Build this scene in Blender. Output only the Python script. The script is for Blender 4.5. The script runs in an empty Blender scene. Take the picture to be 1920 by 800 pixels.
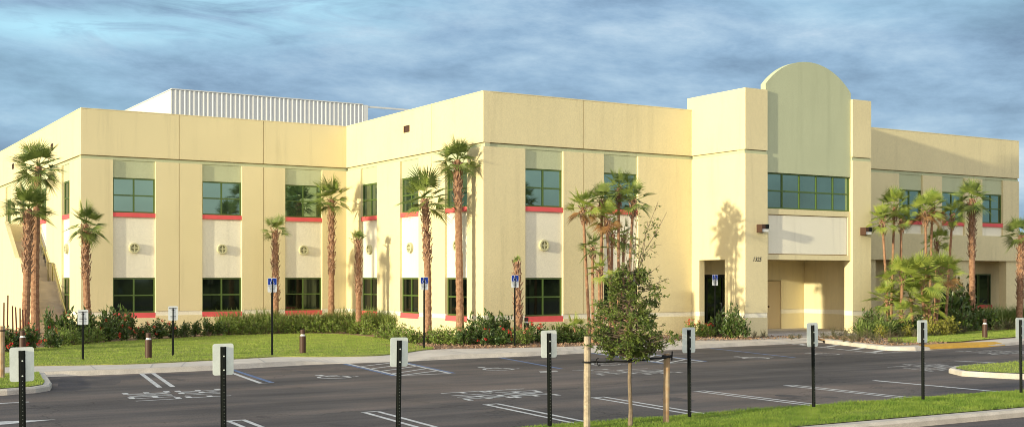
import bpy, math, random
from mathutils import Vector, Matrix, noise
from mathutils.geometry import tessellate_polygon
sc = bpy.context.scene
sc.cycles.filter_width = 1.0
C = sc.collection
R = math.radians
rnd = random.Random(7)

# ------------------------------------------------------------------ camera calibration
F, X0, HY, CH = 2265., 960., 519., 2.55
YAW = R(31.54); SY, CY = math.sin(YAW), math.cos(YAW)
def ray(px, py):
    t = (px - X0) / F
    return (SY + CY*t, CY - SY*t, (HY - py) / F)
def G(px, py, z=0.):                       # a spot on the level z
    r = ray(px, py); d = (z - CH) / r[2]
    return (r[0]*d, r[1]*d)
def AY(px, Y):                             # x of a spot seen at column px standing on the line y = Y
    r = ray(px, 0); return (r[0]*Y/r[1], Y)
def ZH(py, x, y):                          # height at row py above plan point x, y
    return CH + (HY - py)/F*(x*SY + y*CY)

# ------------------------------------------------------------------ materials
def mat(name, col, rough=.8, var=.0, vscale=3., bump=0., bscale=60., spec=.3, metal=0., speck=0., sscale=180., col2=None, trans=0., coord='Object'):
    m = bpy.data.materials.new(name); m.use_nodes = True
    nt = m.node_tree; N = nt.nodes; L = nt.links
    b = N['Principled BSDF']
    b.inputs['Roughness'].default_value = rough
    b.inputs['Specular IOR Level'].default_value = spec
    b.inputs['Metallic'].default_value = metal
    c = (*col, 1)
    b.inputs['Base Color'].default_value = c
    tc = N.new('ShaderNodeTexCoord')
    out = None
    if var or col2:
        n = N.new('ShaderNodeTexNoise'); n.inputs['Scale'].default_value = vscale; n.inputs['Detail'].default_value = 6
        L.new(tc.outputs[coord], n.inputs['Vector'])
        r = N.new('ShaderNodeValToRGB')
        r.color_ramp.elements[0].position = .3; r.color_ramp.elements[1].position = .7
        c2 = col2 if col2 else tuple(min(1, x*(1+var)) for x in col)
        c1 = col if col2 else tuple(x*(1-var) for x in col)
        r.color_ramp.elements[0].color = (*c1, 1); r.color_ramp.elements[1].color = (*c2, 1)
        L.new(n.outputs['Fac'], r.inputs['Fac']); out = r.outputs['Color']
    if speck:
        n = N.new('ShaderNodeTexNoise'); n.inputs['Scale'].default_value = sscale; n.inputs['Detail'].default_value = 2
        L.new(tc.outputs[coord], n.inputs['Vector'])
        mr = N.new('ShaderNodeMapRange'); mr.inputs['From Min'].default_value = .3; mr.inputs['From Max'].default_value = .7
        mr.inputs['To Min'].default_value = 1-speck; mr.inputs['To Max'].default_value = 1+speck
        L.new(n.outputs['Fac'], mr.inputs['Value'])
        mx = N.new('ShaderNodeVectorMath'); mx.operation = 'SCALE'
        if out: L.new(out, mx.inputs[0])
        else: mx.inputs[0].default_value = col
        L.new(mr.outputs['Result'], mx.inputs['Scale']); out = mx.outputs['Vector']
    if out: L.new(out, b.inputs['Base Color'])
    if bump:
        n = N.new('ShaderNodeTexNoise'); n.inputs['Scale'].default_value = bscale; n.inputs['Detail'].default_value = 4
        L.new(tc.outputs[coord], n.inputs['Vector'])
        bp = N.new('ShaderNodeBump'); bp.inputs['Strength'].default_value = bump; bp.inputs['Distance'].default_value = .02
        L.new(n.outputs['Fac'], bp.inputs['Height']); L.new(bp.outputs['Normal'], b.inputs['Normal'])
    if trans:
        b.inputs['Transmission Weight'].default_value = 0
        tr = N.new('ShaderNodeBsdfTranslucent'); mxs = N.new('ShaderNodeMixShader'); mxs.inputs['Fac'].default_value = trans
        if out: L.new(out, tr.inputs['Color'])
        else: tr.inputs['Color'].default_value = c
        o = N['Material Output']
        L.new(b.outputs['BSDF'], mxs.inputs[1]); L.new(tr.outputs['BSDF'], mxs.inputs[2]); L.new(mxs.outputs['Shader'], o.inputs['Surface'])
    return m
M = {}
def stucco(n, c, sp=.10):
    m = M[n] = mat(n, c, .92, var=.03, vscale=.45, bump=.35, bscale=40, speck=sp, sscale=26, spec=.15)
    nt = m.node_tree; N = nt.nodes; L = nt.links; b = N['Principled BSDF']; src = b.inputs['Base Color'].links[0].from_socket
    tc = N.new('ShaderNodeTexCoord'); mp = N.new('ShaderNodeMapping'); mp.inputs['Scale'].default_value = (2.6, 2.6, .16); L.new(tc.outputs['Object'], mp.inputs['Vector'])
    n_ = N.new('ShaderNodeTexNoise'); n_.inputs['Scale'].default_value = 1.; n_.inputs['Detail'].default_value = 7; n_.inputs['Roughness'].default_value = .65; L.new(mp.outputs[0], n_.inputs['Vector'])
    r_ = N.new('ShaderNodeMapRange'); r_.inputs['From Min'].default_value = .52; r_.inputs['From Max'].default_value = .78; r_.inputs['To Min'].default_value = 1.; r_.inputs['To Max'].default_value = .86; L.new(n_.outputs['Fac'], r_.inputs['Value'])
    v_ = N.new('ShaderNodeVectorMath'); v_.operation = 'SCALE'; L.new(src, v_.inputs[0]); L.new(r_.outputs[0], v_.inputs['Scale']); L.new(v_.outputs['Vector'], b.inputs['Base Color'])
stucco('beige', (.70, .61, .365)); stucco('green', (.47, .50, .32)); stucco('white', (.78, .74, .60))
stucco('greenarch', (.47, .50, .33))
M['coping'] = mat('coping', (.62, .52, .33), .8)
M['red'] = mat('red_paint', (.70, .105, .11), .7, var=.06)
M['frame'] = mat('frame_olive', (.07, .12, .022), .45, spec=.5)
M['glass'] = mat('tinted_glass', (.185, .275, .215), .03, metal=.9, bump=.03, bscale=1.1)
M['darkglass'] = mat('dark_glass', (.045, .06, .048), .04, metal=.9)
M['disc'] = mat('medallion', (.52, .50, .30), .8)
M['lampbrown'] = mat('lamp_brown', (.07, .035, .022), .5)
M['black'] = mat('black_metal', (.006, .008, .006), .6, spec=.25)
M['lens'] = mat('lens_white', (.7, .7, .66), .4)
M['steel'] = mat('painted_steel', (.56, .57, .55), .55)
M['conc'] = mat('concrete', (.56, .50, .43), .9, var=.10, vscale=1.2, bump=.3, bscale=50, speck=.08, sscale=40)
M['kerb'] = mat('kerb_concrete', (.50, .45, .38), .9, var=.16, vscale=2.5, bump=.3, bscale=50, speck=.10, sscale=40)
M['walk'] = mat('walk_concrete', (.40, .37, .34), .9, var=.12, vscale=1.5, bump=.3, bscale=50)
M['paint'] = mat('white_paint', (.66, .66, .64), .7, col2=(.36, .35, .34), vscale=11, speck=.18, sscale=45)
M['oldpaint'] = mat('worn_white_paint', (.58, .56, .53), .8, col2=(.20, .19, .18), vscale=9, speck=.15, sscale=60)
M['blue'] = mat('blue_paint', (.11, .19, .36), .7, col2=(.085, .11, .19), vscale=7, speck=.2, sscale=50)
M['yellow'] = mat('yellow_ramp', (.62, .36, .05), .8, col2=(.48, .26, .035), vscale=5, bump=.8, bscale=20)
M['mulch'] = mat('mulch', (.20, .105, .06), .95, col2=(.34, .24, .16), vscale=9, bump=.9, bscale=14, speck=.3, sscale=22)
M['sand'] = mat('sandy_gravel', (.34, .28, .22), .95, col2=(.44, .39, .33), vscale=4, bump=.8, bscale=18, speck=.2, sscale=22)
M['lawn'] = mat('lawn', (.17, .20, .04), .95, col2=(.27, .28, .07), vscale=2.2, bump=1., bscale=22, speck=.35, sscale=26)
M['blade'] = mat('grass_blade', (.19, .29, .04), .7, col2=(.37, .43, .09), vscale=1.6, trans=.3)
M['blade_dark'] = mat('grass_blade_near', (.13, .23, .03), .7, col2=(.28, .36, .06), vscale=2.2, trans=.3)
M['trunk'] = mat('palm_bark', (.20, .10, .055), .95, col2=(.38, .22, .13), vscale=9, bump=.9, bscale=16, speck=.2, sscale=25)
M['boot'] = mat('palm_boots', (.19, .085, .05), .9, col2=(.42, .28, .19), vscale=12)
M['slimtrunk'] = mat('slim_palm_bark', (.17, .08, .055), .95, col2=(.28, .17, .11), vscale=9, bump=.8, bscale=25)
M['frond'] = mat('palm_frond', (.055, .10, .018), .5, col2=(.28, .34, .08), vscale=2.5, spec=.4, trans=.25)
M['frond_light'] = mat('palm_frond_light', (.15, .23, .035), .55, col2=(.38, .42, .08), vscale=2., spec=.4, trans=.3)
M['frond_dry'] = mat('palm_frond_dry', (.36, .22, .07), .7, col2=(.26, .12, .05), vscale=3, trans=.25)
M['leaf_dark'] = mat('leaf_dark', (.022, .055, .010), .4, col2=(.11, .165, .03), vscale=5, spec=.5, trans=.15)
M['leaf_mid'] = mat('leaf_mid', (.10, .175, .028), .5, col2=(.25, .32, .06), vscale=5, spec=.4, trans=.25)
M['leaf_strap'] = mat('leaf_strap', (.14, .21, .05), .5, col2=(.28, .34, .10), vscale=4, spec=.4, trans=.3)
M['leaf_yellow'] = mat('leaf_yellow', (.20, .22, .03), .5, col2=(.36, .33, .06), vscale=7, trans=.25)
M['leaf_oak'] = mat('leaf_oak', (.045, .085, .014), .5, col2=(.21, .26, .05), vscale=6, spec=.4, trans=.25)
M['leaf_low'] = mat('leaf_low', (.055, .075, .028), .7, col2=(.10, .10, .04), vscale=6)
M['flower'] = mat('red_flower', (.60, .012, .02), .6, col2=(.70, .04, .04), vscale=12)
M['flower_pink'] = mat('pink_flower', (.65, .10, .07), .6, col2=(.75, .28, .18), vscale=12)
M['oakbark'] = mat('oak_bark', (.25, .19, .13), .95, col2=(.16, .12, .08), vscale=14, bump=.6)
M['stakewood'] = mat('stake_wood', (.46, .38, .27), .85, col2=(.30, .24, .17), vscale=7, speck=.15, sscale=30)
M['stakered'] = mat('stake_wood_brown', (.34, .20, .10), .85, col2=(.42, .33, .22), vscale=7)
M['strap'] = mat('strap', (.012, .012, .012), .8)
M['signback'] = mat('sign_back', (.68, .72, .66), .5, var=.08, vscale=6, speck=.04, sscale=60)
M['signwhite'] = mat('sign_white', (.74, .76, .74), .5)
M['signblue'] = mat('sign_blue', (.01, .045, .32), .5)
M['signink'] = mat('sign_ink', (.03, .03, .03), .6)
M['signfade'] = mat('sign_faded_ink', (.30, .32, .32), .6)
M['doorbeige'] = mat('door_beige', (.68, .54, .30), .7)
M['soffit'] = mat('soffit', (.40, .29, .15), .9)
M['roof'] = mat('roof_membrane', (.45, .44, .42), .9)
M['rail'] = mat('rail_olive', (.22, .19, .06), .5)
M['stepconc'] = mat('step_concrete', (.50, .43, .33), .9, var=.12, vscale=2, bump=.3)
M['rust'] = mat('dark_stake', (.09, .035, .02), .8)

def asphalt():
    m = bpy.data.materials.new('asphalt'); m.use_nodes = True
    nt = m.node_tree; N = nt.nodes; L = nt.links; b = N['Principled BSDF']
    b.inputs['Roughness'].default_value = .88; b.inputs['Specular IOR Level'].default_value = .25
    tc = N.new('ShaderNodeTexCoord')
    mp = N.new('ShaderNodeMapping'); mp.inputs['Scale'].default_value = (.07, .55, 1); mp.inputs['Rotation'].default_value = (0, 0, R(2))
    L.new(tc.outputs['Object'], mp.inputs['Vector'])
    n1 = N.new('ShaderNodeTexNoise'); n1.inputs['Scale'].default_value = 1.; n1.inputs['Detail'].default_value = 8; n1.inputs['Roughness'].default_value = .6; n1.inputs['Distortion'].default_value = .35
    L.new(mp.outputs['Vector'], n1.inputs['Vector'])
    r1 = N.new('ShaderNodeValToRGB'); e = r1.color_ramp.elements
    e[0].position = .34; e[0].color = (.060, .052, .050, 1); e[1].position = .68; e[1].color = (.185, .142, .118, 1)
    x = e.new(.48); x.color = (.098, .084, .078, 1)
    L.new(n1.outputs['Fac'], r1.inputs['Fac'])
    n3 = N.new('ShaderNodeTexNoise'); n3.inputs['Scale'].default_value = .35; n3.inputs['Detail'].default_value = 5
    L.new(tc.outputs['Object'], n3.inputs['Vector'])
    m3 = N.new('ShaderNodeMapRange'); m3.inputs['From Min'].default_value = .3; m3.inputs['From Max'].default_value = .7; m3.inputs['To Min'].default_value = .8; m3.inputs['To Max'].default_value = 1.18
    L.new(n3.outputs['Fac'], m3.inputs['Value'])
    n2 = N.new('ShaderNodeTexNoise'); n2.inputs['Scale'].default_value = 28; n2.inputs['Detail'].default_value = 3
    L.new(tc.outputs['Object'], n2.inputs['Vector'])
    m2 = N.new('ShaderNodeMapRange'); m2.inputs['From Min'].default_value = .3; m2.inputs['From Max'].default_value = .7; m2.inputs['To Min'].default_value = .72; m2.inputs['To Max'].default_value = 1.28
    L.new(n2.outputs['Fac'], m2.inputs['Value'])
    mm = N.new('ShaderNodeMath'); mm.operation = 'MULTIPLY'; L.new(m2.outputs[0], mm.inputs[0]); L.new(m3.outputs[0], mm.inputs[1])
    s = N.new('ShaderNodeVectorMath'); s.operation = 'SCALE'; L.new(r1.outputs['Color'], s.inputs[0]); L.new(mm.outputs[0], s.inputs['Scale'])
    # fine wandering cracks
    dn = N.new('ShaderNodeTexNoise'); dn.inputs['Scale'].default_value = 1.2; dn.inputs['Detail'].default_value = 5; L.new(tc.outputs['Object'], dn.inputs['Vector'])
    ad = N.new('ShaderNodeVectorMath'); ad.operation = 'ADD'; sc2 = N.new('ShaderNodeVectorMath'); sc2.operation = 'SCALE'; sc2.inputs['Scale'].default_value = 1.6
    L.new(dn.outputs['Color'], sc2.inputs[0]); L.new(tc.outputs['Object'], ad.inputs[0]); L.new(sc2.outputs['Vector'], ad.inputs[1])
    vo = N.new('ShaderNodeTexVoronoi'); vo.feature = 'DISTANCE_TO_EDGE'; vo.inputs['Scale'].default_value = .16; L.new(ad.outputs['Vector'], vo.inputs['Vector'])
    cr = N.new('ShaderNodeMapRange'); cr.inputs['From Min'].default_value = .0; cr.inputs['From Max'].default_value = .006; cr.inputs['To Min'].default_value = .55; cr.inputs['To Max'].default_value = 1.; L.new(vo.outputs['Distance'], cr.inputs['Value'])
    s3 = N.new('ShaderNodeVectorMath'); s3.operation = 'SCALE'; L.new(s.outputs['Vector'], s3.inputs[0]); L.new(cr.outputs[0], s3.inputs['Scale'])
    L.new(s3.outputs['Vector'], b.inputs['Base Color'])
    bp = N.new('ShaderNodeBump'); bp.inputs['Strength'].default_value = .5; bp.inputs['Distance'].default_value = .01
    L.new(n2.outputs['Fac'], bp.inputs['Height']); L.new(bp.outputs['Normal'], b.inputs['Normal'])
    return m
M['asphalt'] = asphalt()
M['tar'] = mat('dark_asphalt_stain', (.06, .052, .052), .9, col2=(.10, .085, .08), vscale=1.5, speck=.25, sscale=28)

# ------------------------------------------------------------------ mesh helpers
class MB:
    def __init__(s): s.v = []; s.f = []; s.m = []; s.mi = 0
    def vert(s, p): s.v.append(tuple(p)); return len(s.v)-1
    def face(s, ps):
        i = len(s.v); s.v.extend(tuple(p) for p in ps); s.f.append(tuple(range(i, i+len(ps)))); s.m.append(s.mi)
    def idx(s, t): s.f.append(tuple(t)); s.m.append(s.mi)
    def box(s, a, b):
        x0, x1 = sorted((a[0], b[0])); y0, y1 = sorted((a[1], b[1])); z0, z1 = sorted((a[2], b[2]))
        i = len(s.v)
        s.v += [(x0,y0,z0),(x1,y0,z0),(x1,y1,z0),(x0,y1,z0),(x0,y0,z1),(x1,y0,z1),(x1,y1,z1),(x0,y1,z1)]
        for q in ((0,3,2,1),(4,5,6,7),(0,1,5,4),(1,2,6,5),(2,3,7,6),(3,0,4,7)): s.f.append(tuple(i+k for k in q)); s.m.append(s.mi)
    def tube(s, pts, rad, n=8, cap=True, wob=None):
        pts = [Vector(p) for p in pts]; rings = []
        for k, p in enumerate(pts):
            d = (pts[min(k+1, len(pts)-1)] - pts[max(k-1, 0)]).normalized()
            a = d.cross(Vector((0, 0, 1)))
            if a.length < .05: a = d.cross(Vector((0, 1, 0)))
            a.normalize(); b = d.cross(a)
            r = rad[k] if hasattr(rad, '__len__') else rad
            ring = []
            for j in range(n):
                t = 2*math.pi*j/n; rr = r*(1 + (wob(k, j) if wob else 0))
                ring.append(s.vert(p + a*math.cos(t)*rr + b*math.sin(t)*rr))
            rings.append(ring)
        for k in range(len(rings)-1):
            for j in range(n):
                s.idx((rings[k][j], rings[k][(j+1)%n], rings[k+1][(j+1)%n], rings[k+1][j]))
        if cap: s.idx(rings[0][::-1]); s.idx(rings[-1])
    def prism(s, poly, z0, z1, bottom=False):
        t = tessellate_polygon([[Vector((p[0], p[1], 0)) for p in poly]])
        b = len(s.v); n = len(poly)
        zt = z1 if hasattr(z1, '__len__') else [z1]*n
        s.v += [(p[0], p[1], zt[i]) for i, p in enumerate(poly)]
        for q in t:
            a, c, d = (Vector(s.v[b+k]) for k in q)
            nn = (c-a).cross(d-a)
            s.idx([b+k for k in (q if nn.z > 0 else q[::-1])])
        if z0 is not None:
            e = len(s.v); s.v += [(p[0], p[1], z0) for p in poly]
            for k in range(n): s.idx((b+k, e+k, e+(k+1)%n, b+(k+1)%n))
    def build(s, name, m, parent=None, smooth=False, bevel=0):
        me = bpy.data.meshes.new(name); me.from_pydata(s.v, [], s.f)
        ms = m if isinstance(m, (list, tuple)) else [m]
        for k in ms: me.materials.append(M[k])
        if len(ms) > 1: me.polygons.foreach_set('material_index', s.m)
        if smooth: me.polygons.foreach_set('use_smooth', [True]*len(me.polygons))
        me.update()
        o = bpy.data.objects.new(name, me); C.objects.link(o)
        if parent is not None: o.parent = parent
        if bevel:
            b = o.modifiers.new('b', 'BEVEL'); b.width = bevel; b.segments = 2; b.limit_method = 'ANGLE'
        return o
def tag(o, label=None, cat=None, group=None, kind=None):
    if label: o['label'] = label
    if cat: o['category'] = cat
    if group: o['group'] = group
    if kind: o['kind'] = kind
    return o
def empty(name, loc=(0, 0, 0), rz=0):
    o = bpy.data.objects.new(name, None); C.objects.link(o); o.location = loc; o.rotation_euler = (0, 0, rz); o.empty_display_size = .2
    return o
KIDS = {}
def copy_tree(o, parent=None):
    c = o.copy(); C.objects.link(c)
    if parent is not None: c.parent = parent
    for ch in [x for x in C.objects if x.parent == o]: copy_tree(ch, c)
    return c
def box(name, m, a, b, parent=None, bevel=0):
    q = MB(); q.box(a, b); return q.build(name, m, parent, bevel=bevel)
def text_mesh(s, size, mname, name, shear=0., offset=0., xscale=1., yscale=1., spacing=1., parent=None):
    cu = bpy.data.curves.new('t', 'FONT'); cu.body = s; cu.size = size; cu.shear = shear; cu.offset = offset
    cu.align_x = 'CENTER'; cu.align_y = 'CENTER'; cu.space_character = spacing; cu.resolution_u = 3
    t = bpy.data.objects.new('t', cu); C.objects.link(t)
    bpy.context.view_layer.update()
    me = bpy.data.meshes.new_from_object(t.evaluated_get(bpy.context.evaluated_depsgraph_get()))
    bpy.data.objects.remove(t); bpy.data.curves.remove(cu)
    me.name = name; me.transform(Matrix.Diagonal((xscale, yscale, 1, 1))); me.materials.clear(); me.materials.append(M[mname])
    o = bpy.data.objects.new(name, me); C.objects.link(o)
    if parent is not None: o.parent = parent
    return o
ORD = ['first','second','third','fourth','fifth','sixth','seventh','eighth','ninth','tenth','eleventh','twelfth','thirteenth','fourteenth','fifteenth','sixteenth','seventeenth','eighteenth','nineteenth','twentieth']

# ------------------------------------------------------------------ building
B = empty('office_building', (24.4, 41.95, 0))
tag(B, 'two storey cream stucco office building with olive windows and arched entrance tower', 'building')
B.location = (0, 0, 0)
ZT, ZG = 10.0, 7.97
class Face:
    """a facade plane; ax 'Y' faces -Y and runs along X, ax 'X' faces -X and runs along Y; u runs along, d goes inward"""
    def __init__(s, ax, P): s.ax = ax; s.P = P
    def b(s, mb, u0, u1, z0, z1, d0, d1):
        if s.ax == 'Y': mb.box((u0, s.P+d0, z0), (u1, s.P+d1, z1))
        else: mb.box((s.P+d0, u0, z0), (s.P+d1, u1, z1))
    def pt(s, u, z, d):
        return (u, s.P+d, z) if s.ax == 'Y' else (s.P+d, u, z)
TH = .30
def window(fc, u0, u1, z0, z1, cols=2, rows=2, d=.13, fw=.065, glass='glass', name='window'):
    m = MB()
    fc.b(m, u0, u0+fw, z0, z1, d, d+.07); fc.b(m, u1-fw, u1, z0, z1, d, d+.07)
    fc.b(m, u0+fw, u1-fw, z0, z0+fw, d, d+.07); fc.b(m, u0+fw, u1-fw, z1-fw, z1, d, d+.07)
    for c in range(1, cols):
        u = u0+(u1-u0)*c/cols; fc.b(m, u-.033, u+.033, z0+fw, z1-fw, d-.004, d+.06)
    for r in range(1, rows):
        z = z0+(z1-z0)*(.5 if rows == 2 else r/rows)
        fc.b(m, u0+fw, u1-fw, z-.03, z+.03, d, d+.056)
    w = m.build(name, 'frame', B)
    for c in range(cols):
        for r in range(rows):
            g = MB(); a0 = u0+(u1-u0)*c/cols; a1 = u0+(u1-u0)*(c+1)/cols
            b0 = z0+(z1-z0)*r/rows; b1 = z0+(z1-z0)*(r+1)/rows
            j = rnd.uniform(-.003, .003)
            fc.b(g, a0+.02, a1-.02, b0+.02, b1-.02, d+.035, d+.045)
            gv = []
            for v in g.v:   # each pane sits at its own slight tilt, as real glazing does
                du = ((v[0] if fc.ax == 'Y' else v[1])-(a0+a1)/2)*j + (v[2]-(b0+b1)/2)*j*.6
                gv.append((v[0], v[1]+du, v[2]) if fc.ax == 'Y' else (v[0]+du, v[1], v[2]))
            g.v = gv
            g.build('pane', glass, w)
    return w
def disc(fc, u, z):
    m = MB(); n = 28; r0, r1 = .23, .165
    def P(r, t, d): return fc.pt(u+r*math.cos(t), z+r*math.sin(t), d)
    for k in range(n):
        a, b = 2*math.pi*k/n, 2*math.pi*(k+1)/n
        m.face([P(r0,a,-.02),P(r0,b,-.02),P(r1,b,-.02),P(r1,a,-.02)])
        m.face([P(r0,a,.105),P(r0,b,.105),P(r0,b,-.02),P(r0,a,-.02)])
        m.face([P(r1,a,.07),P(r1,b,.07),P(r1,b,-.02),P(r1,a,-.02)])
    m.face([P(r1+.005, 2*math.pi*k/n, .07) for k in range(n)])
    fc.b(m, u-.03, u+.03, z-r1, z+r1, -.005, .069); fc.b(m, u-r1, u-.03, z-.03, z+.03, -.005, .069); fc.b(m, u+.03, u+r1, z-.03, z+.03, -.005, .069)
    m.build('medallion', 'disc', B)
def facade(fc, U0, U1, bays, joints, zu=(5.45, 7.02), zl=(.93, 2.52), discs=True, lower=True, up=True, zbase=-.2):
    # parapet in panels with open joints
    cuts = [U0]+list(joints)+[U1]
    for a, b in zip(cuts, cuts[1:]):
        q = MB(); fc.b(q, a+(.014 if a != U0 else 0), b-(.014 if b != U1 else 0), ZG, ZT, 0, TH); q.build('parapet_panel', 'beige', B)
    if joints:
        q = MB()
        for j in joints: fc.b(q, j-.014, j+.014, ZG, ZT-.004, .03, TH)
        q.build('panel_joint', 'soffit', B)
    q = MB(); fc.b(q, U0, U1, ZT, ZT+.035, -.012, TH+.01); q.build('coping', 'beige', B)
    q = MB(); fc.b(q, U0, U1, 7.80, ZG-.03, .07, TH); q.build('frieze', 'green', B)
    q = MB(); fc.b(q, U0, U1, ZG-.03, ZG, .10, TH); q.build('reveal', 'soffit', B)
    if not up: return
    edges = [U0]; 
    for a, b in bays: edges += [a, b]
    edges.append(U1)
    for k in range(0, len(edges), 2):
        a, b = edges[k], edges[k+1]
        if b-a < .02: continue
        js = [j for j in joints if a < j < b]; cs = [a]+js+[b]
        for c, d in zip(cs, cs[1:]):
            q = MB(); fc.b(q, c+(.014 if c in js else 0), d-(.014 if d in js else 0), (1.0 if lower else 4.76), 7.80, 0, TH); q.build('wall_panel', 'beige', B)
        for j in js:
            q = MB(); fc.b(q, j-.014, j+.014, (1.0 if lower else 4.76), 7.79, .03, TH); q.build('panel_joint', 'soffit', B)
        if lower:
            q = MB(); fc.b(q, a, b, .80, 1.0, .025, TH); q.build('base_stripe', 'white', B)
            q = MB(); fc.b(q, a, b, zbase, .80, 0, TH); q.build('base_course', 'beige', B)
    for a, b in bays:
        q = MB(); fc.b(q, a, b, zu[1], 7.80, .10, TH); q.build('spandrel_panel', 'green', B)
        window(fc, a, b, zu[0], zu[1])
        q = MB(); fc.b(q, a, b, zu[0]-.19, zu[0], .02, TH); q.build('sill', 'red', B)
        q = MB(); fc.b(q, a, b, (zl[1] if lower else 4.76), zu[0]-.19, .10, TH); q.build('spandrel_panel', 'white', B)
        if lower:
            window(fc, a, b, zl[0], zl[1], glass='darkglass')
            q = MB(); fc.b(q, a, b, zl[0]-.23, zl[0], .02, TH); q.build('sill', 'red', B)
            q = MB(); fc.b(q, a, b, zbase, zl[0]-.23, .0, TH); q.build('base_course', 'beige', B)
            if discs: disc(fc, (a+b)/2, 3.86)
YL = 55.5; XS = 24.4; YA = 41.95; XL = 11.7; XP = 35.2; YP = 38.45; YW = 42.1
fL = Face('Y', YL); fS = Face('X', XS); fA = Face('Y', YA); fE = Face('X', XL); fW = Face('Y', YW); fP = Face('Y', YP); fQ = Face('X', XP)
facade(fL, XL, XS+.05, [(13.08, 14.98), (17.14, 19.05), (21.2, 23.12)], [16.06, 20.11])
facade(fS, YA+.002, YL-.004, [(43.3, 45.2), (47.65, 49.5), (51.95, 53.8)], [46.4])
facade(fA, XS+TH+.002, XP+.2, [(26.39, 28.27), (30.36, 32.2)], [29.29])
# the corner strip of that face, so the side wall and the front wall meet cleanly
for z0, z1, mm, nm, dd in ((ZG, ZT, 'beige', 'parapet_panel', 0), (1.0, 7.8, 'beige', 'wall_panel', 0), (.8, 1.0, 'white', 'base_stripe', .025), (-.2, .8, 'beige', 'base_course', 0), (7.8, ZG-.03, 'green', 'frieze', .07)):
    pass
facade(fE, YL+TH+.003, 96, [(57.9, 59.7), (63.4, 65.2), (69.1, 70.9), (73.8, 75.6), (80, 81.8), (86, 87.8)], [61.5, 72, 84], lower=True)
facade(fW, 42.86, 58.6, [(48.97, 50.75), (52.25, 54.05), (55.5, 57.24)], [46.0], lower=False)
# corner fill pieces where the thickness of the front slabs shows on the side faces (front walls are thick blocks)
# scuppers
def scupper(x, y, z, w=.26, h=.22):
    m = MB()
    m.box((x-.03, y-w/2, z-h/2), (x+.02, y-w/2+.03, z+h/2)); m.box((x-.03, y+w/2-.03, z-h/2), (x+.02, y+w/2, z+h/2))
    m.box((x-.03, y-w/2+.03, z+h/2-.03), (x+.02, y+w/2-.03, z+h/2)); m.box((x-.03, y-w/2+.03, z-h/2), (x+.02, y+w/2-.03, z-h/2+.03))
    m.box((x-.004, y-w/2+.03, z-h/2+.03), (x+.01, y+w/2-.03, z+h/2-.03))
    m.build('scupper', 'lampbrown', B)
scupper(XS, 48.8, 9.2, .55, .3); scupper(XL, 61.9, 8.89, .5, .3); scupper(XL, 73, 8.8, .5, .3)
# roof, rear and right walls
m = MB(); m.box((XL+TH, YL+TH, 9.3), (58.3, 95.7, 9.5)); m.box((XS+TH, YA+TH, 9.32), (58.3, YL+TH, 9.5)); m.build('roof', 'roof', B)
m = MB(); m.box((XL+TH, 95.7, -.2), (58.6, 96, ZT)); m.box((58.6-TH, YW+TH, 3.35), (58.6, 95.7, ZT)); m.box((58.6-TH, 44, -.2), (58.6, 95.7, 3.35)); m.build('rear_wall', 'beige', B)
# ---- wing: beam, columns, recess
m = MB(); m.box((46.0, YW-.16, 3.42), (61.0, YW+.45, 4.76)); m.build('porch_beam', 'beige', B)
for a, b in ((42.9, 47.2), (53.3, 54.45), (57.45, 58.6), (60.1, 61.0)):
    box('porch_column', 'beige', (a, YW-.04, -.2), (b, YW+.41, 3.42), B)
box('porch_wall', 'beige', (43.2, 43.7, -.2), (64, 44.0, 3.42), B); box('porch_wall', 'beige', (58.75, 43.98, 3.42), (64, 44.3, 4.7), B)
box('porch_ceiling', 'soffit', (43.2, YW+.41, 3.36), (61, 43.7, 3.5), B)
fR = Face('Y', 43.7)
window(fR, 57.2, 59.2-.95, 1.0, 2.72, 1, 1, d=-.06, glass='darkglass')
# lower window of the recess, spanning the third bay
window(fR, 55.3+.9, 57.15, 1.0, 2.72, 1, 1, d=-.06, glass='darkglass')
box('sill', 'red', (56.15, 43.58, .82), (58.3, 43.7, 1.0), B)
# ---- entrance tower
ZP = 10.57
def tower_piece(fc, u0, u1, d1=TH):
    for z0, z1, c, d, nm in ((ZG, ZP, 'beige', 0, 'parapet_panel'), (7.80, ZG-.03, 'green', .05, 'frieze'), (ZG-.03, ZG, 'soffit', .09, 'reveal'), (3.3, 7.80, 'beige', 0, 'wall_panel')):
        q = MB(); fc.b(q, u0, u1, z0, z1, d, d1); q.build(nm, c, B)
def tower_leg(fc, u0, u1, d1=TH):
    for z0, z1, c, d, nm in ((1.02, 3.3, 'beige', 0, 'wall_panel'), (.82, 1.02, 'white', .02, 'base_stripe'), (-.2, .82, 'beige', 0, 'base_course')):
        q = MB(); fc.b(q, u0, u1, z0, z1, d, d1); q.build(nm, c, B)
tower_piece(fP, XP, 36.47, .5); tower_leg(fP, XP, 36.47, .5)
tower_piece(fP, 41.66, 42.85, .5); tower_leg(fP, 41.66, 42.85, .5)
tower_piece(fQ, YP+.502, YA-.003)
tower_leg(fQ, YP+.502, 39.74); tower_leg(fQ, 41.43, YA-.003)
box('wall_panel', 'beige', (42.55, YP+.5, -.2), (42.85, 42.66, 7.79), B); box('parapet_panel', 'beige', (42.55, YP+.5, 7.8), (42.85, YW-.003, ZP), B)
box('parapet_panel', 'beige', (XP+.002, YA, ZT+.04), (42.548, YA+TH, ZP), B)
box('parapet_panel', 'beige', (42.55, YW, ZT+.04), (42.85, YA+TH+.002, ZP), B)
box('tower_roof', 'roof', (XP+TH, YP+.5, 9.9), (42.55, YA, 10.0), B)
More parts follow.
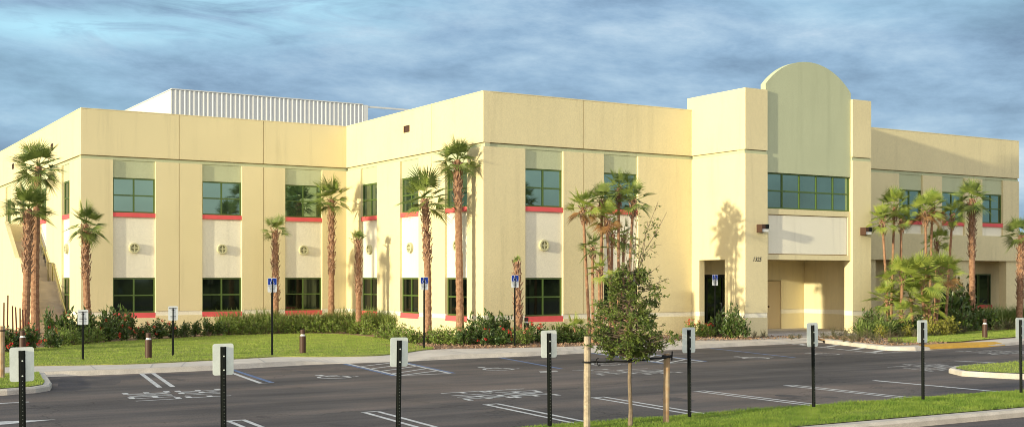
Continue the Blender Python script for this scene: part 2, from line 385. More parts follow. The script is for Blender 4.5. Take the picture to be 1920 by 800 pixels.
# arch slab
m = MB(); xa, xb, zs, rise = 36.47, 41.66, 10.85, 1.16
hw = (xb-xa)/2; rr = (hw*hw+rise*rise)/(2*rise); cx = (xa+xb)/2; cz = zs+rise-rr; an = math.asin(hw/rr)
ps = [(xa, 7.06), (xb, 7.06)]+[(cx+rr*math.sin(an-2*an*k/40), cz+rr*math.cos(an-2*an*k/40)) for k in range(41)]
y0, y1 = YP+.12, YP+.42; n = len(ps)
m.face([(x, y0, z) for x, z in ps]); m.face([(x, y1, z) for x, z in ps][::-1])
for k in range(n):
    a, b = ps[k], ps[(k+1)%n]; m.face([(a[0], y0, a[1]), (a[0], y1, a[1]), (b[0], y1, b[1]), (b[0], y0, b[1])])
m.build('arched_parapet', 'greenarch', B)
window(Face('Y', YP), xa+.01, xb-.01, 5.5, 7.06, 5, 2, d=.20)
# beam with sunken white panel
m = MB(); fb = Face('Y', YP)
fb.b(m, xa, xb, 5.26, 5.5, .13, .5); fb.b(m, xa, xa+.17, 3.52, 5.26, .13, .5); fb.b(m, xb-.17, xb, 3.52, 5.26, .13, .5); fb.b(m, xa, xb, 3.3, 3.52, .13, .5)
m.build('entrance_beam', 'beige', B)
m = MB(); fb.b(m, xa+.21, xb-.21, 3.56, 5.22, .17, .45); m.build('blank_sign_panel', 'white', B)
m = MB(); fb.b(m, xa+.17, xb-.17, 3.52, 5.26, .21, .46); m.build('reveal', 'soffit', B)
# entrance porch
YB = 42.35
for z0, z1, c, d in ((1.02, 3.5, 'beige', 0), (.82, 1.02, 'white', .02), (-.2, .82, 'beige', 0)):
    box('porch_wall' if c == 'beige' else 'base_stripe', c, (38.3, YB+d, z0), (40.1, YB+.3, z1), B)
    box('porch_wall' if c == 'beige' else 'base_stripe', c, (41.1, YB+d, z0), (42.55, YB+.3, z1), B)
for z0, z1, c, d in ((.82, 1.02, 'white', -.004),):
    box('base_stripe', c, (42.546, YP+.5, z0), (42.55, YB, z1), B)
box('porch_wall', 'beige', (35.5, YB, 2.66), (38.3, YB+.3, 3.5), B); box('porch_wall', 'beige', (40.1, YB, 2.4), (41.1, YB+.3, 3.5), B)
box('porch_wall', 'beige', (XP+.0, YA+TH, -.2), (35.5, YB+.3, 3.5), B)
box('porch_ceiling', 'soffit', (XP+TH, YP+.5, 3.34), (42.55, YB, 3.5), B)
box('porch_floor', 'walk', (XP+TH, YP+.3, -.1), (42.55, YB, .10), B)
d_ = MB(); d_.box((40.14, YB+.06, .1), (41.06, YB+.1, 2.36)); dd = d_.build('service_door', 'doorbeige', B)
k_ = MB(); k_.tube([(40.24, YB+.06, 1.15), (40.24, YB-.02, 1.15)], .04, 8); k_.build('handle', 'lampbrown', dd)
m = MB()
DX = (35.5, 36.42, 37.36, 38.3)
for a in DX: m.box((a-.0 if a < 38 else a-.08, YB+.03, .1), (a+.08 if a < 38 else a, YB+.1, 2.54))
m.box((35.5, YB+.032, 2.54), (38.3, YB+.1, 2.66))
for a, b in zip(DX, DX[1:]): m.box((a+.08, YB+.032, .1), (b-(.08 if b > 38 else 0), YB+.1, .3))
dr = m.build('entrance_door', 'black', B)
for a, b in zip(DX, DX[1:]): box('pane', 'darkglass', (a+.08, YB+.06, .3), (b-(.08 if b > 38 else 0), YB+.07, 2.54), dr)
for x in (37.26, 37.56):
    h_ = MB(); h_.tube([(x, YB+.05, .95), (x, YB-.03, .97), (x, YB-.03, 1.35), (x, YB+.05, 1.37)], .015, 6); h_.build('handle', 'steel', dr)
def wall_lamp(x, z):
    y = YP
    m = MB(); m.box((x-.19, y-.34, z-.02), (x+.19, y, z+.17)); m.box((x-.19, y-.05, z-.17), (x+.19, y, z-.02)); m.box((x-.19, y-.34, z-.17), (x-.17, y-.05, z-.02))
    l = m.build('wall_lamp', 'lampbrown', B)
    box('lamp_lens', 'lens', (x-.165, y-.32, z-.15), (x+.185, y-.05, z-.021), l)
    box('lamp_hood', 'black', (x-.0, y-.352, z-.015), (x+.195, y-.341, z+.172), l)
wall_lamp(36.03, 4.62); wall_lamp(42.33, 4.62)
num = text_mesh('1325', .25, 'signink', 'house_number', shear=.25, offset=.004, parent=B)
num.rotation_euler = (R(90), 0, 0); num.location = (35.85, YP-.006, 3.30)
# rooftop screen
Q = MB(); y, xl, xr, zb, zt = 66., 18.69, 30.0, 9.5, 12.8
step = .26; x = xl
while x < xr-.01:
    a, b, c, d = x, x+.07, x+.13, x+.20; e = x+step
    for (u, yu), (v, yv) in (((a, 0), (b, .065)), ((b, .065), (c, .065)), ((c, .065), (d, 0)), ((d, 0), (e, 0))):
        Q.face([(u, y+yu, zb), (v, y+yv, zb), (v, y+yv, zt), (u, y+yu, zt)])
    x = e
Q.box((xl, y+.09, zb), (xr+.1, y+.12, zt-.03))
Q.box((xl-.02, y-.02, zt), (xr+.1, y+.14, zt+.05))
sy = y+.12
while sy < 84:
    Q.face([(xl, sy, zb), (xl+.03, sy+.12, zb), (xl+.03, sy+.12, zt), (xl, sy, zt)]); Q.face([(xl+.03, sy+.12, zb), (xl, sy+.25, zb), (xl, sy+.25, zt), (xl+.03, sy+.12, zt)]); sy += .25
Q.box((xl-.02, y+.14, zt), (xl+.12, 84, zt+.05))
scr = Q.build('rooftop_screen', 'steel', B)
m = MB()
m.box((xr+.12, y, zb), (xr+.42, y+.15, zt)); m.box((xr+.42, y+.02, zt-.14), (38, y+.12, zt-.04)); m.box((xr+.42, y+.02, 11.35), (38, y+.12, 11.45)); m.box((37.9, y+.02, zb), (38, y+.12, zt-.14))
m.build('screen_frame', 'steel', scr)
m = MB(); m.box((XS+.31, YA+.31, 9.5), (XS+.33, YL, 9.6)); m.build('roof_kerb', 'roof', B)
# ---- outside stair on the left face
xo, xi = 10.08, XL
st = MB(); n1 = 13; ys0, zs0 = 58.3, .0
run1, rise1 = 3.0/n1, 2.35/n1
for k in range(n1): st.box((xo+.2, ys0+k*run1, zs0), (xi, 61.3+1.0, zs0+(k+1)*rise1-.0005*k)) if False else st.box((xo+.2, ys0+k*run1, zs0+k*rise1), (xi, 61.35, zs0+(k+1)*rise1))
z1 = zs0+n1*rise1; st.box((xo+.2, 61.35, 0), (xi, 62.4, z1)); n2 = 11; run2, rise2 = 3.2/n2, 2.0/n2
for k in range(n2): st.box((xo+.2, 62.4+k*run2, z1+k*rise2), (xi, 65.65, z1+(k+1)*rise2))
st.box((xo+.2, 65.65, 0), (xi, 68.0, z1+2.0))
sr = st.build('stair', 'stepconc', B)
m = MB()
prof = [(58.1, -.2), (58.1, 1.02), (61.2, 3.45), (62.35, 3.48), (65.5, 5.35), (68.2, 5.35), (68.2, -.2)]
for xx0, xx1 in ((xo, xo+.2),):
    f1 = [(xx0, a, b) for a, b in prof]; f2 = [(xx1, a, b) for a, b in prof]
    m.face(f1[::-1]); m.face(f2)
    for k in range(len(prof)): l = (k+1)%len(prof); m.face([f1[k], f1[l], f2[l], f2[k]])
m.box((xo+.2, 68.0, 3), (xi, 68.2, 5.35))
m.build('parapet', 'beige', sr)
m = MB(); m.box((xo+.2, 68.3, 0), (xi, 76, 3.6)); m.build('stair_block', 'beige', sr)
def rail(x, r=.03):
    m = MB(); m.tube([(x, 58.2, .6), (x, 58.2, 1.05), (x, 61.2, 3.2), (x, 62.3, 3.25), (x, 65.5, 5.3), (x, 67.5, 5.35)], r, 6)
    for yy, zz, zb_ in ((58.2, 1.05, 0), (61.2, 3.2, 2.2), (62.3, 3.25, 2.3), (65.5, 5.3, 4.3)): m.tube([(x, yy, zb_), (x, yy, zz)], r*.8, 6)
    m.build('handrail', 'rail', sr)
rail(xi-.12)

# ------------------------------------------------------------------ ground, lot, kerbs
def structure(o): o['kind'] = 'structure'; return o
m = MB(); m.prism([(-900, -900), (900, -900), (900, 900), (-900, 900)], None, -.19); structure(m.build('ground', 'lawn'))
m = MB(); m.prism([(-90, -25), (120, -25), (120, 60), (-90, 60)], None, -.14); structure(m.build('parking_lot', 'asphalt'))
# sidewalk along the building: stations (front x, front y, front z, back x, back y)
S = [(-60, 34.35, 0, -60, 36.2), (4, 34.4, 0, 4, 36.5), (6.3, 34.35, 0, 6.4, 36.66), (7.4, 34.25, 0, 7.6, 36.3), (8.7, 34.2, 0, 9.2, 35.95), (10.8, 34.25, 0, 11.57, 36.3), (12.6, 34.6, 0, 13.1, 36.7), (13.9, 34.85, -.02, 13.9, 36.75),
     (15.0, 34.85, -.11, 14.9, 36.1), (16.0, 34.7, -.132, 15.8, 35.75), (17.3, 34.6, -.132, 16.8, 35.65), (18.2, 34.75, -.06, 18.2, 36.5), (19.3, 34.8, 0, 19.6, 37.6), (20.6, 34.8, 0, 20.9, 37.7), (22.0, 34.75, 0, 22.5, 37.15), (23.5, 34.95, -.02, 24.2, 36.85),
     (24.9, 35.1, -.12, 25.8, 36.75), (26.6, 35.05, -.12, 27.2, 37.0), (28.1, 35.0, -.02, 28.6, 37.5), (30.2, 35.2, 0, 30.5, 38.2), (32, 35.4, 0, 32.2, 37.3), (33.8, 35.5, -.02, 34.0, 36.75), (35.0, 35.65, -.11, 34.9, 36.6), (36.3, 35.75, -.132, 36.4, 36.9), (36.9, 35.65, -.09, 37.6, 37.1)]
def catm(pts, n=4):
    out = []
    for i in range(len(pts)-1):
        p0, p1, p2, p3 = pts[max(i-1, 0)], pts[i], pts[i+1], pts[min(i+2, len(pts)-1)]
        for k in range(n):
            t = k/n
            out.append(tuple(.5*((2*b)+(-a+c)*t+(2*a-5*b+4*c-d)*t*t+(-a+3*b-3*c+d)*t**3) for a, b, c, d in zip(p0, p1, p2, p3)))
    out.append(pts[-1]); return out
SS = [S[0]]+catm(S[1:], 5)
SS = [(a, b, min(0, z), d, e) for a, b, z, d, e in SS]
w = MB(); kb = MB()
for p, q in zip(SS, SS[1:]):
    def fr(s, t): return (s[0]+(s[3]-s[0])*t, s[1]+(s[4]-s[1])*t)
    def kw(s): return .17/max(.5, math.hypot(s[3]-s[0], s[4]-s[1]))
    P0, P1 = fr(p, kw(p)), fr(q, kw(q))
    w.face([(*P0, p[2]), (*P1, q[2]), (q[3], q[4], 0), (p[3], p[4], 0)])
    a0, a1 = fr(p, .03), fr(q, .03)
    kb.face([(*a0, p[2]-.002), (*a1, q[2]-.002), (*P1, q[2]), (*P0, p[2])])
    c0, c1 = fr(p, .008), fr(q, .008)
    kb.face([(*c0, min(p[2]-.03, -.10)), (*c1, min(q[2]-.03, -.10)), (*a1, q[2]-.002), (*a0, p[2]-.002)])
    g0, g1 = fr(p, -.01), fr(q, -.01)
    kb.face([(*g0, -.16), (*g1, -.16), (*c1, min(q[2]-.03, -.10)), (*c0, min(p[2]-.03, -.10))])
structure(w.build('sidewalk', 'conc')); structure(kb.build('kerb', 'kerb', smooth=False))
j = MB()
for px, py in ((177, 690), (277, 686), (330, 683), (480, 676), (870, 662), (960, 660), (1060, 656)):
    x, y = G(px, py); i = min(range(len(SS)), key=lambda k: abs(SS[k][0]-x)); s = SS[i]
    if s[2] < -.03: continue
    f = lambda t: (s[0]+(s[3]-s[0])*t, s[1]+(s[4]-s[1])*t)
    a, b = f(.09), f(.99)
    j.face([(a[0]-.02, a[1], .004), (a[0]+.02, a[1], .004), (b[0]+.02, b[1], .004), (b[0]-.02, b[1], .004)])
structure(j.build('sidewalk_joint', 'walk'))
def offset_poly(poly, d):
    n = len(poly); out = []; ar = sum(poly[i][0]*poly[(i+1)%n][1]-poly[(i+1)%n][0]*poly[i][1] for i in range(n)); sg = 1 if ar > 0 else -1
    for i in range(n):
        p, q, r = Vector(poly[i-1]), Vector(poly[i]), Vector(poly[(i+1)%n])
        a = (q-p).normalized(); b = (r-q).normalized(); na = Vector((-a.y, a.x))*sg; nb = Vector((-b.y, b.x))*sg
        v = (na+nb); v = v/max(.35, (1+na.dot(nb)))
        out.append(tuple(q+v*d))
    return out
def island(poly, kerbname='kerb', top='lawn', kw=.17, ztop=.0, lawnname='lawn'):
    inner = offset_poly(poly, kw); lip = offset_poly(poly, .035)
    k = MB(); n = len(poly)
    for i in range(n):
        l = (i+1)%n
        k.face([(*poly[i], -.16), (*poly[l], -.16), (*poly[l], -.04+ztop), (*poly[i], -.04+ztop)])
        k.face([(*poly[i], -.04+ztop), (*poly[l], -.04+ztop), (*lip[l], ztop), (*lip[i], ztop)])
        k.face([(*lip[i], ztop), (*lip[l], ztop), (*inner[l], ztop), (*inner[i], ztop)])
    structure(k.build(kerbname, 'kerb'))
    g = MB(); g.prism(inner, None, ztop+.012); structure(g.build(lawnname, top))
    return inner
isl_left = [(-50, 29.45), (3, 29.5), (4.6, 29.5), (5.25, 29.7), (5.65, 30.15), (5.85, 31.0), (6.3, 34.3), (3, 34.39), (-50, 34.34)]
L1 = island(isl_left)
isl_right = [(27.6, 21.6), (27.75, 20.9), (28.0, 20.2), (28.5, 19.6), (45, 19.0), (45, 23.2), (32.4, 23.2), (30.4, 23.15), (29.0, 22.95), (28.2, 22.5)]
L2 = island(isl_right)
# near strip: far edge Y 18.45, near edge 15.35
near = [(9.0, 18.45), (9.0, 15.75), (16.5, 15.45), (22.0, 15.05), (60, 13.2), (60, 17.7), (25.7, 18.3), (18.8, 18.42)]
near = [(-30, 17.6), (-30, 14.9), (9, 14.8), (16.5, 14.72), (22.0, 14.66), (60, 13.9), (60, 16.9), (25.7, 17.25), (18.8, 17.4), (9, 17.5)]
def strip(poly):
    inner = [(-30, 17.45), (-30, 15.2), (9, 15.1), (16.5, 15.0), (22.0, 14.92), (60, 14.2), (60, 16.75), (25.7, 17.1), (18.8, 17.27), (9, 17.35)]
    k = MB(); n = len(poly)
    lip = offset_poly(poly, .05)
    for i in range(n):
        l = (i+1)%n
        k.face([(*poly[i], -.16), (*poly[l], -.16), (*poly[l], -.05), (*poly[i], -.05)])
        k.face([(*poly[i], -.05), (*poly[l], -.05), (*lip[l], 0), (*lip[i], 0)])
        k.face([(*lip[i], 0), (*lip[l], 0), (*inner[l], 0), (*inner[i], 0)])
    structure(k.build('kerb', 'kerb'))
    j = MB()
    for x in (14.4, 17.35, 20.3, 23.3): 
        yb = 14.72-(x-16.5)*.011
        j.face([(x, yb+.05, .003), (x+.02, yb+.05, .003), (x+.02, yb+.27, .003), (x, yb+.27, .003)]); j.face([(x, yb-.004, -.16), (x+.02, yb-.004, -.16), (x+.02, yb+.046, .003), (x, yb+.046, .003)])
    structure(j.build('kerb_joint', 'walk'))
    g = MB(); g.prism(inner, None, .012); structure(g.build('lawn', 'lawn'))
    return inner
L3 = strip(near)
# main lawn, beds, right hand lawn
back = [(s[3], s[4]) for s in SS if -60 <= s[3] <= 21.0]
lawn_main = [(p[0], p[1]+.02) for p in back if p[0] < 20.0] + [(20.4, 38.6), (20.3, 39.4), (20.9, 41.5), (21.1, 43.2), (21.6, 46), (21.6, 49.3), (20.6, 50.9), (17.2, 51.2), (13.5, 49.4), (11.6, 48.5), (8.05, 45.4), (6.3, 43.5), (-60, 43.5)]
g = MB(); g.prism(lawn_main, -.1, .03); structure(g.build('lawn', 'lawn'))
bed = [(-60, 36.1)]+[(s[3]-.0, s[4]) for s in SS if s[0] > 5][:-1] + [(36.6, 38.6), (35.0, 42.2), (24.5, 42.1), (24.5, 55.8), (11.6, 55.8), (11.6, 58.0), (10.0, 58.0), (10, 75), (-60, 75)]
g = MB(); g.prism(bed, -.1, .0); structure(g.build('planting_bed', 'mulch'))
# walk to the porch, right hand bed with its kerb, right hand walk
walk = [(33.6, 36.5), (34.9, 36.55), (36.4, 36.85), (37.8, 37.1), (40.5, 37.2), (42.5, 38.4), (42.5, 38.9), (35.3, 38.9), (35.2, 37.6)]
g = MB(); g.prism(walk, -.1, .012); structure(g.build('path', 'walk'))
g = MB(); g.prism([(29.2, 37.6), (30.5, 38.15), (32.3, 37.3), (34.0, 36.8), (33.6, 38.6), (33.2, 41.9), (29.6, 41.9), (28.9, 39)], None, .008); structure(g.build('path', 'walk'))
rk = [(36.95, 35.6), (36.55, 35.2), (35.95, 33.4), (35.35, 31.9), (34.95, 30.7), (35.1, 30.15), (35.6, 29.85), (36.4, 29.85), (40.0, 30.05), (42.8, 30.5), (50, 31.9), (62, 34.5)]
rb = [(37.7, 36.9), (37.2, 35.2), (36.3, 33.2), (35.8, 31.9), (35.55, 30.9), (35.7, 30.75), (36.1, 30.7), (36.6, 30.65), (39.6, 31.0), (42.3, 31.7), (49.6, 33.2), (61.6, 35.8)]
kb = MB(); w = MB()
for i in range(len(rk)-1):
    a, b, c, d = rk[i], rk[i+1], rb[i+1], rb[i]
    A, Bb = Vector(a), Vector(b)
    kw_ = lambda p, q: tuple(Vector(p)+(Vector(q)-Vector(p)).normalized()*.06)
    a1, b1 = kw_(a, d), kw_(b, c)
    zz = [0]*len(rk); zz[7] = -.04; zz[8] = -.08
    kb.face([(*a, -.16), (*b, -.16), (*b1, zz[i+1]), (*a1, zz[i])])
    w.face([(*a1, zz[i]), (*b1, zz[i+1]), (*c, .0), (*d, .0)])
structure(kb.build('kerb', 'kerb')); structure(w.build('sidewalk', 'conc'))
y = MB()
for i in (7, 8):
    a, b, c, d = [Vector(v) for v in (rk[i], rk[i+1], rb[i+1], rb[i])]
    if i == 8: b, c = a+(b-a)*.45, d+(c-d)*.45
    zz = {7: (-.04, -.08), 8: (-.08, -.06)}[i]
    a1, b1 = a+(d-a)*.07, b+(c-b)*.07; d1, c1 = a+(d-a)*.9, b+(c-b)*(.9 if i == 7 else .35)
    y.face([(*a1, zz[0]+.012), (*b1, zz[1]+.012), (*c1, .012), (*d1, .012)])
    y.face([(*a, zz[0]-.06), (*b, zz[1]-.06), (*b1, zz[1]+.012), (*a1, zz[0]+.012)])
structure(y.build('ramp_paint', 'yellow'))
rbed = rb[:9] + [(42.3, 31.7), (49.6, 33.2), (61.6, 35.8), (62, 43.6), (42.9, 43.6), (42.9, 38.4), (42.5, 38.4), (40.5, 37.2)]
g = MB(); g.prism(rbed, -.1, .004); structure(g.build('planting_bed', 'mulch'))
g = MB(); g.prism([(37.5, 35.0), (36.7, 33.3), (36.3, 32.0), (36.4, 31.3), (39.0, 31.3), (39.2, 34.6), (41.5, 36.5), (40, 36.9)], None, .010); structure(g.build('gravel', 'sand'))
lawn_r = [(37.6, 32.9), (37.3, 31.6), (39.6, 31.15), (42.3, 31.85), (49.6, 33.35), (61.6, 35.9), (61.6, 39.3), (52, 37.4), (47.7, 36.7), (43.5, 35.7), (39.5, 34.5)]
g = MB(); g.prism(lawn_r, None, .03); structure(g.build('lawn', 'lawn'))

# ---- paint on the lot
ZL = -.136
def line(a, b, w, mm='paint', z=ZL, name='road_marking'):
    m = MB(); a, b = Vector(a), Vector(b); d = (b-a).normalized(); n = Vector((-d.y, d.x))*w/2
    m.face([(*(a-n), z), (*(b-n), z), (*(b+n), z), (*(a+n), z)]); return m
def mark(parts, mm='paint', name='road_marking'):
    m = MB()
    for a, b, w_ in parts:
        q = line(a, b, w_); o_ = len(m.v); m.v += q.v; m.f += [tuple(i+o_ for i in f) for f in q.f]; m.m += q.m
    return structure(m.build(name, mm))
def dbl(p, q, gap=.30, w=.10):
    p, q = Vector(p), Vector(q); s = Vector((gap/2, 0)); d = (q-p).normalized()*.05
    return [(p-s, q-s, w), (p+s, q+s, w), (p-s-Vector((w/2, 0))+d*.0, p+s+Vector((w/2, 0)), w)]
for x in (7.45, 10.22, 13.02, 15.80):
    mark(dbl((x, 22.05), (x-.30, 17.55)))
for x in (18.72, 21.6): mark(dbl((x, 22.0), (x+.0, 17.5), .26, .10))
for x in (24.5,): mark([((x, 21.9), (x+.12, 17.4), .16)])
mark([((32.45, 25.65), (33.4, 22.4), .14)])
mark([((-4, 27.75), (4.75, 27.65), .13)]); 
m = MB(); m.face([(2.2, 23.95, ZL), (3.75, 23.65, ZL), (3.65, 23.8, ZL), (4.45, 23.9, ZL), (3.62, 24.1, ZL), (3.7, 24.25, ZL)][:6]); 
m = MB(); m.face([(3.3, 23.55, ZL), (4.6, 23.98, ZL), (3.3, 24.25, ZL)]); m.face([(1.2, 23.8, ZL), (3.3, 23.8, ZL), (3.3, 24.0, ZL), (1.2, 24.0, ZL)]); structure(m.build('road_marking', 'paint'))
mark(dbl((8.98, 34.15), (8.25, 29.6), .32, .12))
mark([((11.2, 34.15), (10.6, 29.45), .12)]); mark([((11.45, 34.2), (10.9, 29.45), .13)], 'blue')
mark([((10.55, 29.45), (10.95, 29.45), .06)])
def hatch(a0, a1, b0, b1, n, mm='paint'):
    A0, A1, B0, B1 = map(Vector, (a0, a1, b0, b1))
    mark([(A0, A1, .11), (B0, B1, .11), (A1, B1, .10)], mm)
    mark([(A0-Vector((.13, 0)), A1-Vector((.13, 0)), .12), (B0+Vector((.13, 0)), B1+Vector((.13, 0)), .12)], 'blue')
    L = []
    for k in range(n):
        t = (k+.2)/n; u = min(1, t+.23)
        # bars rise towards the kerb from left to right
        L.append((A0+(A1-A0)*u, B0+(B1-B0)*max(0, t-.05), .10))
    mark(L, mm)
hatch((15.3, 34.7), (14.62, 29.75), (16.95, 34.5), (16.2, 29.7), 5)
hatch((24.9, 34.95), (23.85, 29.65), (26.4, 34.95), (25.3, 29.6), 5)
mark([((20.8, 34.7), (19.8, 29.5), .14)], 'blue'); mark([((30.3, 35.0), (29.2, 29.5), .14)], 'blue')
mark([((35.0, 35.5), (33.3, 29.6), .11), ((33.3, 29.6), (36.3, 29.75), .07)])
mark([((35.4, 35.45), (35.0, 34.8), .2), ((36.0, 34.0), (34.6, 33.3), .2), ((35.5, 32.2), (34.15, 31.5), .2), ((35.05, 30.8), (33.6, 30.1), .22), ((35.5, 29.84), (35.6, 29.76), .25)])
STR = {'L': [(0, 0, 0, 1), (0, 0, 1, 0)], 'A': [(0, 0, 0, 1), (1, 0, 1, 1), (0, 1, 1, 1), (0, .45, 1, .45)], 'N': [(0, 0, 0, 1), (1, 0, 1, 1), (0, 1, 1, 0)],
       'E': [(0, 0, 0, 1), (0, 0, 1, 0), (0, .5, .8, .5), (0, 1, 1, 1)], 'F': [(0, 0, 0, 1), (0, .5, .8, .5), (0, 1, 1, 1)], 'I': [(.5, 0, .5, 1)], 'R': [(0, 0, 0, 1), (0, 1, 1, 1), (0, .5, 1, .5), (1, .5, 1, 1), (.3, .5, 1, 0)]}
def lane_text(s, x, y, sx, sy, dr, mm='paint'):
    """four stencilled letters across sy metres, each sx metres tall along the aisle; dr is the way the driver heads"""
    m = MB(); cw = sy/len(s); lw = cw*.68; k_ = 0
    for i, ch in enumerate(s):
        for a, b, c, d in STR[ch]:
            w = .07 if a == c or (a != c and b != d) else .13
            def P(u, v):        # u across (driver's left to right), v ahead
                uu = (i*cw+u*lw)-sy/2+cw*.16; vv = (v-.5)*sx
                return (x+dr*vv+dr*.12*uu*-1, y-dr*uu)
            q = line(P(a, b), P(c, d), w, z=ZL+.0004*k_); k_ += 1
            o_ = len(m.v); m.v += q.v; m.f += [tuple(j+o_ for j in f) for f in q.f]; m.m += q.m
    structure(m.build('road_marking', mm))
lane_text('LANE', 7.35, 27.6, .95, 2.1, -1); lane_text('FIRE', 8.55, 27.6, .95, 1.9, -1)
lane_text('FIRE', 13.65, 23.8, 1.05, 1.95, 1); lane_text('LANE', 14.85, 23.75, 1.05, 2.0, 1)
lane_text('FIRE', 20.1, 27.8, 1.1, 2.0, 1, 'oldpaint'); lane_text('LANE', 21.35, 27.3, 1.1, 2.0, 1, 'oldpaint')
lane_text('FIRE', 28.9, 24.0, 1.1, 2.0, 1, 'oldpaint'); lane_text('LANE', 30.1, 23.9+.6, 1.0, 1.9, 1, 'oldpaint')
lane_text('FIRE', 36.9, 27.8, 1.1, 2.2, 1, 'oldpaint'); lane_text('LANE', 38.2, 27.6, 1.1, 2.2, 1, 'oldpaint')
def wheelchair(mb, s, P):
    """seated figure and wheel; P maps (u right, v up) to a point"""
    def seg(a, b, w):
        a, b = Vector(a), Vector(b); d = (b-a).normalized(); n = Vector((-d.y, d.x))*w/2; mb.face([P(*(p*s)) for p in (a-n, b-n, b+n, a+n)])
    n = 14
    mb.face([P((-.10+.07*math.cos(2*math.pi*k/n))*s, (.42+.07*math.sin(2*math.pi*k/n))*s) for k in range(n)])
    seg((-.10, .35), (-.06, .05), .08); seg((-.09, .22), (.14, .20), .05); seg((-.07, .05), (.16, .05), .07); seg((.15, .07), (.25, -.25), .07); seg((.23, -.25), (.34, -.21), .06)
    for k in range(16):
        a, b = R(120+k*15), R(120+(k+1)*15)
        q = lambda r, t: P((-.03+r*math.cos(t))*s, (-.12+r*math.sin(t))*s)
        mb.face([q(.29, a), q(.29, b), q(.23, b), q(.23, a)])
for x, y, mm in ((13.0, 30.4, 'paint'), (18.2, 30.5, 'paint'), (22.0, 30.4, 'oldpaint'), (28.0, 30.2, 'paint'), (31.5, 30.4, 'oldpaint')):
    m = MB(); wheelchair(m, 1.35, lambda u, v, x=x, y=y: (x+u*1.25, y+v*1.1, ZL)); structure(m.build('road_marking', mm))
m = MB(); m.prism([G(650, 700, -.14), G(700, 700, -.14)][:0] or [(18.7, 29.0), (19.3, 29.0), (19.1, 28.6), (18.5, 28.6)], None, ZL); structure(m.build('road_marking', 'oldpaint'))
# tyre-dark patch in the first stall
m = MB(); pp = []
for k in range(26):
    t = 2*math.pi*k/26; pp.append((8.0+2.0*math.cos(t)*(1+.2*math.sin(3*t+1)), 33.1+.6*math.sin(t)*(1+.25*math.sin(2*t))))
m.prism(pp, None, -.1375)
structure(m.build('asphalt_patch', 'tar'))
m = MB(); pp = [(6.0, 31.1), (6.6, 33.9), (8.2, 33.7), (7.6, 31.5), (7.3, 30.9)]; m.prism(pp, None, -.1385); structure(m.build('asphalt_patch', 'tar'))

m = MB(); r_ = random.Random(12)
for (x, y) in [(9.4, 31.8), (13.1, 32.6), (18.3, 32.4), (8.9, 20.3), (11.6, 20.6), (14.3, 19.9), (17.0, 20.4), (20.0, 20.1), (23.1, 20.2), (27.3, 32.6), (25.9, 20.4)]:
    for q in range(3):
        a, b, rr = x+r_.gauss(0, .25), y+r_.gauss(0, .45), r_.uniform(.05, .22)
        m.prism([(a+rr*math.cos(t*.7)*(1+.3*r_.random()), b+rr*1.2*math.sin(t*.7)*(1+.3*r_.random())) for t in range(9)], None, ZL-.002+.0003*q)
structure(m.build('oil_spots', 'tar'))
# ------------------------------------------------------------------ signs and posts
def uchannel(mb, h, w=.062, x=0, y=0):
    t = .006
    mb.box((x-w/2, y, 0), (x-w*.28, y+t, h)); mb.box((x+w*.28, y, 0), (x+w/2, y+t, h))
    mb.box((x-w*.28, y-.022, 0), (x-w*.28+t, y+t, h)); mb.box((x+w*.28-t, y-.022, 0), (x+w*.28, y+t, h)); mb.box((x-w*.28+t, y-.028, 0), (x+w*.28-t, y-.022, h))
def plate(mb, x0, x1, z0, z1, y0, y1, r=.03):
    pts = []
    for cx_, cz_, a0 in ((x1-r, z1-r, 0), (x0+r, z1-r, 90), (x0+r, z0+r, 180), (x1-r, z0+r, 270)):
        for k in range(5): t = R(a0+90*k/4); pts.append((cx_+r*math.cos(t), cz_+r*math.sin(t)))
    mb.face([(a, y0, b) for a, b in pts][::-1]); mb.face([(a, y1, b) for a, b in pts])
    for k in range(len(pts)):
        a, b = pts[k], pts[(k+1)%len(pts)]; mb.face([(a[0], y0, a[1]), (a[0], y1, a[1]), (b[0], y1, b[1]), (b[0], y0, b[1])])
# near signs seen from behind: plate on the far side of the post
nb = [(2.92, 17.45, 1.60), (5.70, 17.42, 1.57), (8.52, 17.35, 1.59), (11.36, 17.27, 1.64), (14.35, 17.16, 1.63), (17.35, 17.01, 1.66), (20.33, 16.86, 1.66), (23.37, 16.74, 1.66)]
def back_sign():
    r = empty('parking_sign')
    p = MB(); uchannel(p, 1.555, .085); p.build('post', 'black', r)
    b = MB()
    for z in [.1+.05*k for k in range(22)]: b.tube([(0, -.0285, z), (0, -.030, z)], .003, 6)
    b.tube([(0, -.028, 1.42), (0, -.036, 1.42)], .011, 6); b.tube([(0, -.028, 1.22), (0, -.036, 1.22)], .011, 6)
    b.build('bolt', 'signback', r)
    s = MB(); plate(s, -.1525, .1525, 1.145, 1.60, .008, .012, .035); s.build('sign_plate', 'signback', r)
    return r
proto = None
pos = ['seen from behind at the far left in front of the grass island', 'seen from behind just right of the left lane lettering', 'seen from behind in front of the hatched access aisle',
       'seen from behind just left of the staked sapling', 'seen from behind just right of the staked sapling', 'seen from behind in front of the entrance porch', 'seen from behind in front of the yellow kerb ramp', 'seen from behind at the far right edge']
for k, (x, y, h) in enumerate(nb):
    x, y, h = x*.978, y*.978, CH-(CH-h)*.978
    o = back_sign() if k == 0 else copy_tree(proto)
    if k == 0: proto = o
    o.location = (x, y, h-1.60); o.rotation_euler = (R(rnd.uniform(-.6, .6)), R(rnd.uniform(-.7, .7)), R(rnd.uniform(-3, 3)))
    tag(o, 'blank sign back on black post '+pos[k].replace('seen from behind ',''), 'sign', 'parking signs along the near grass strip')
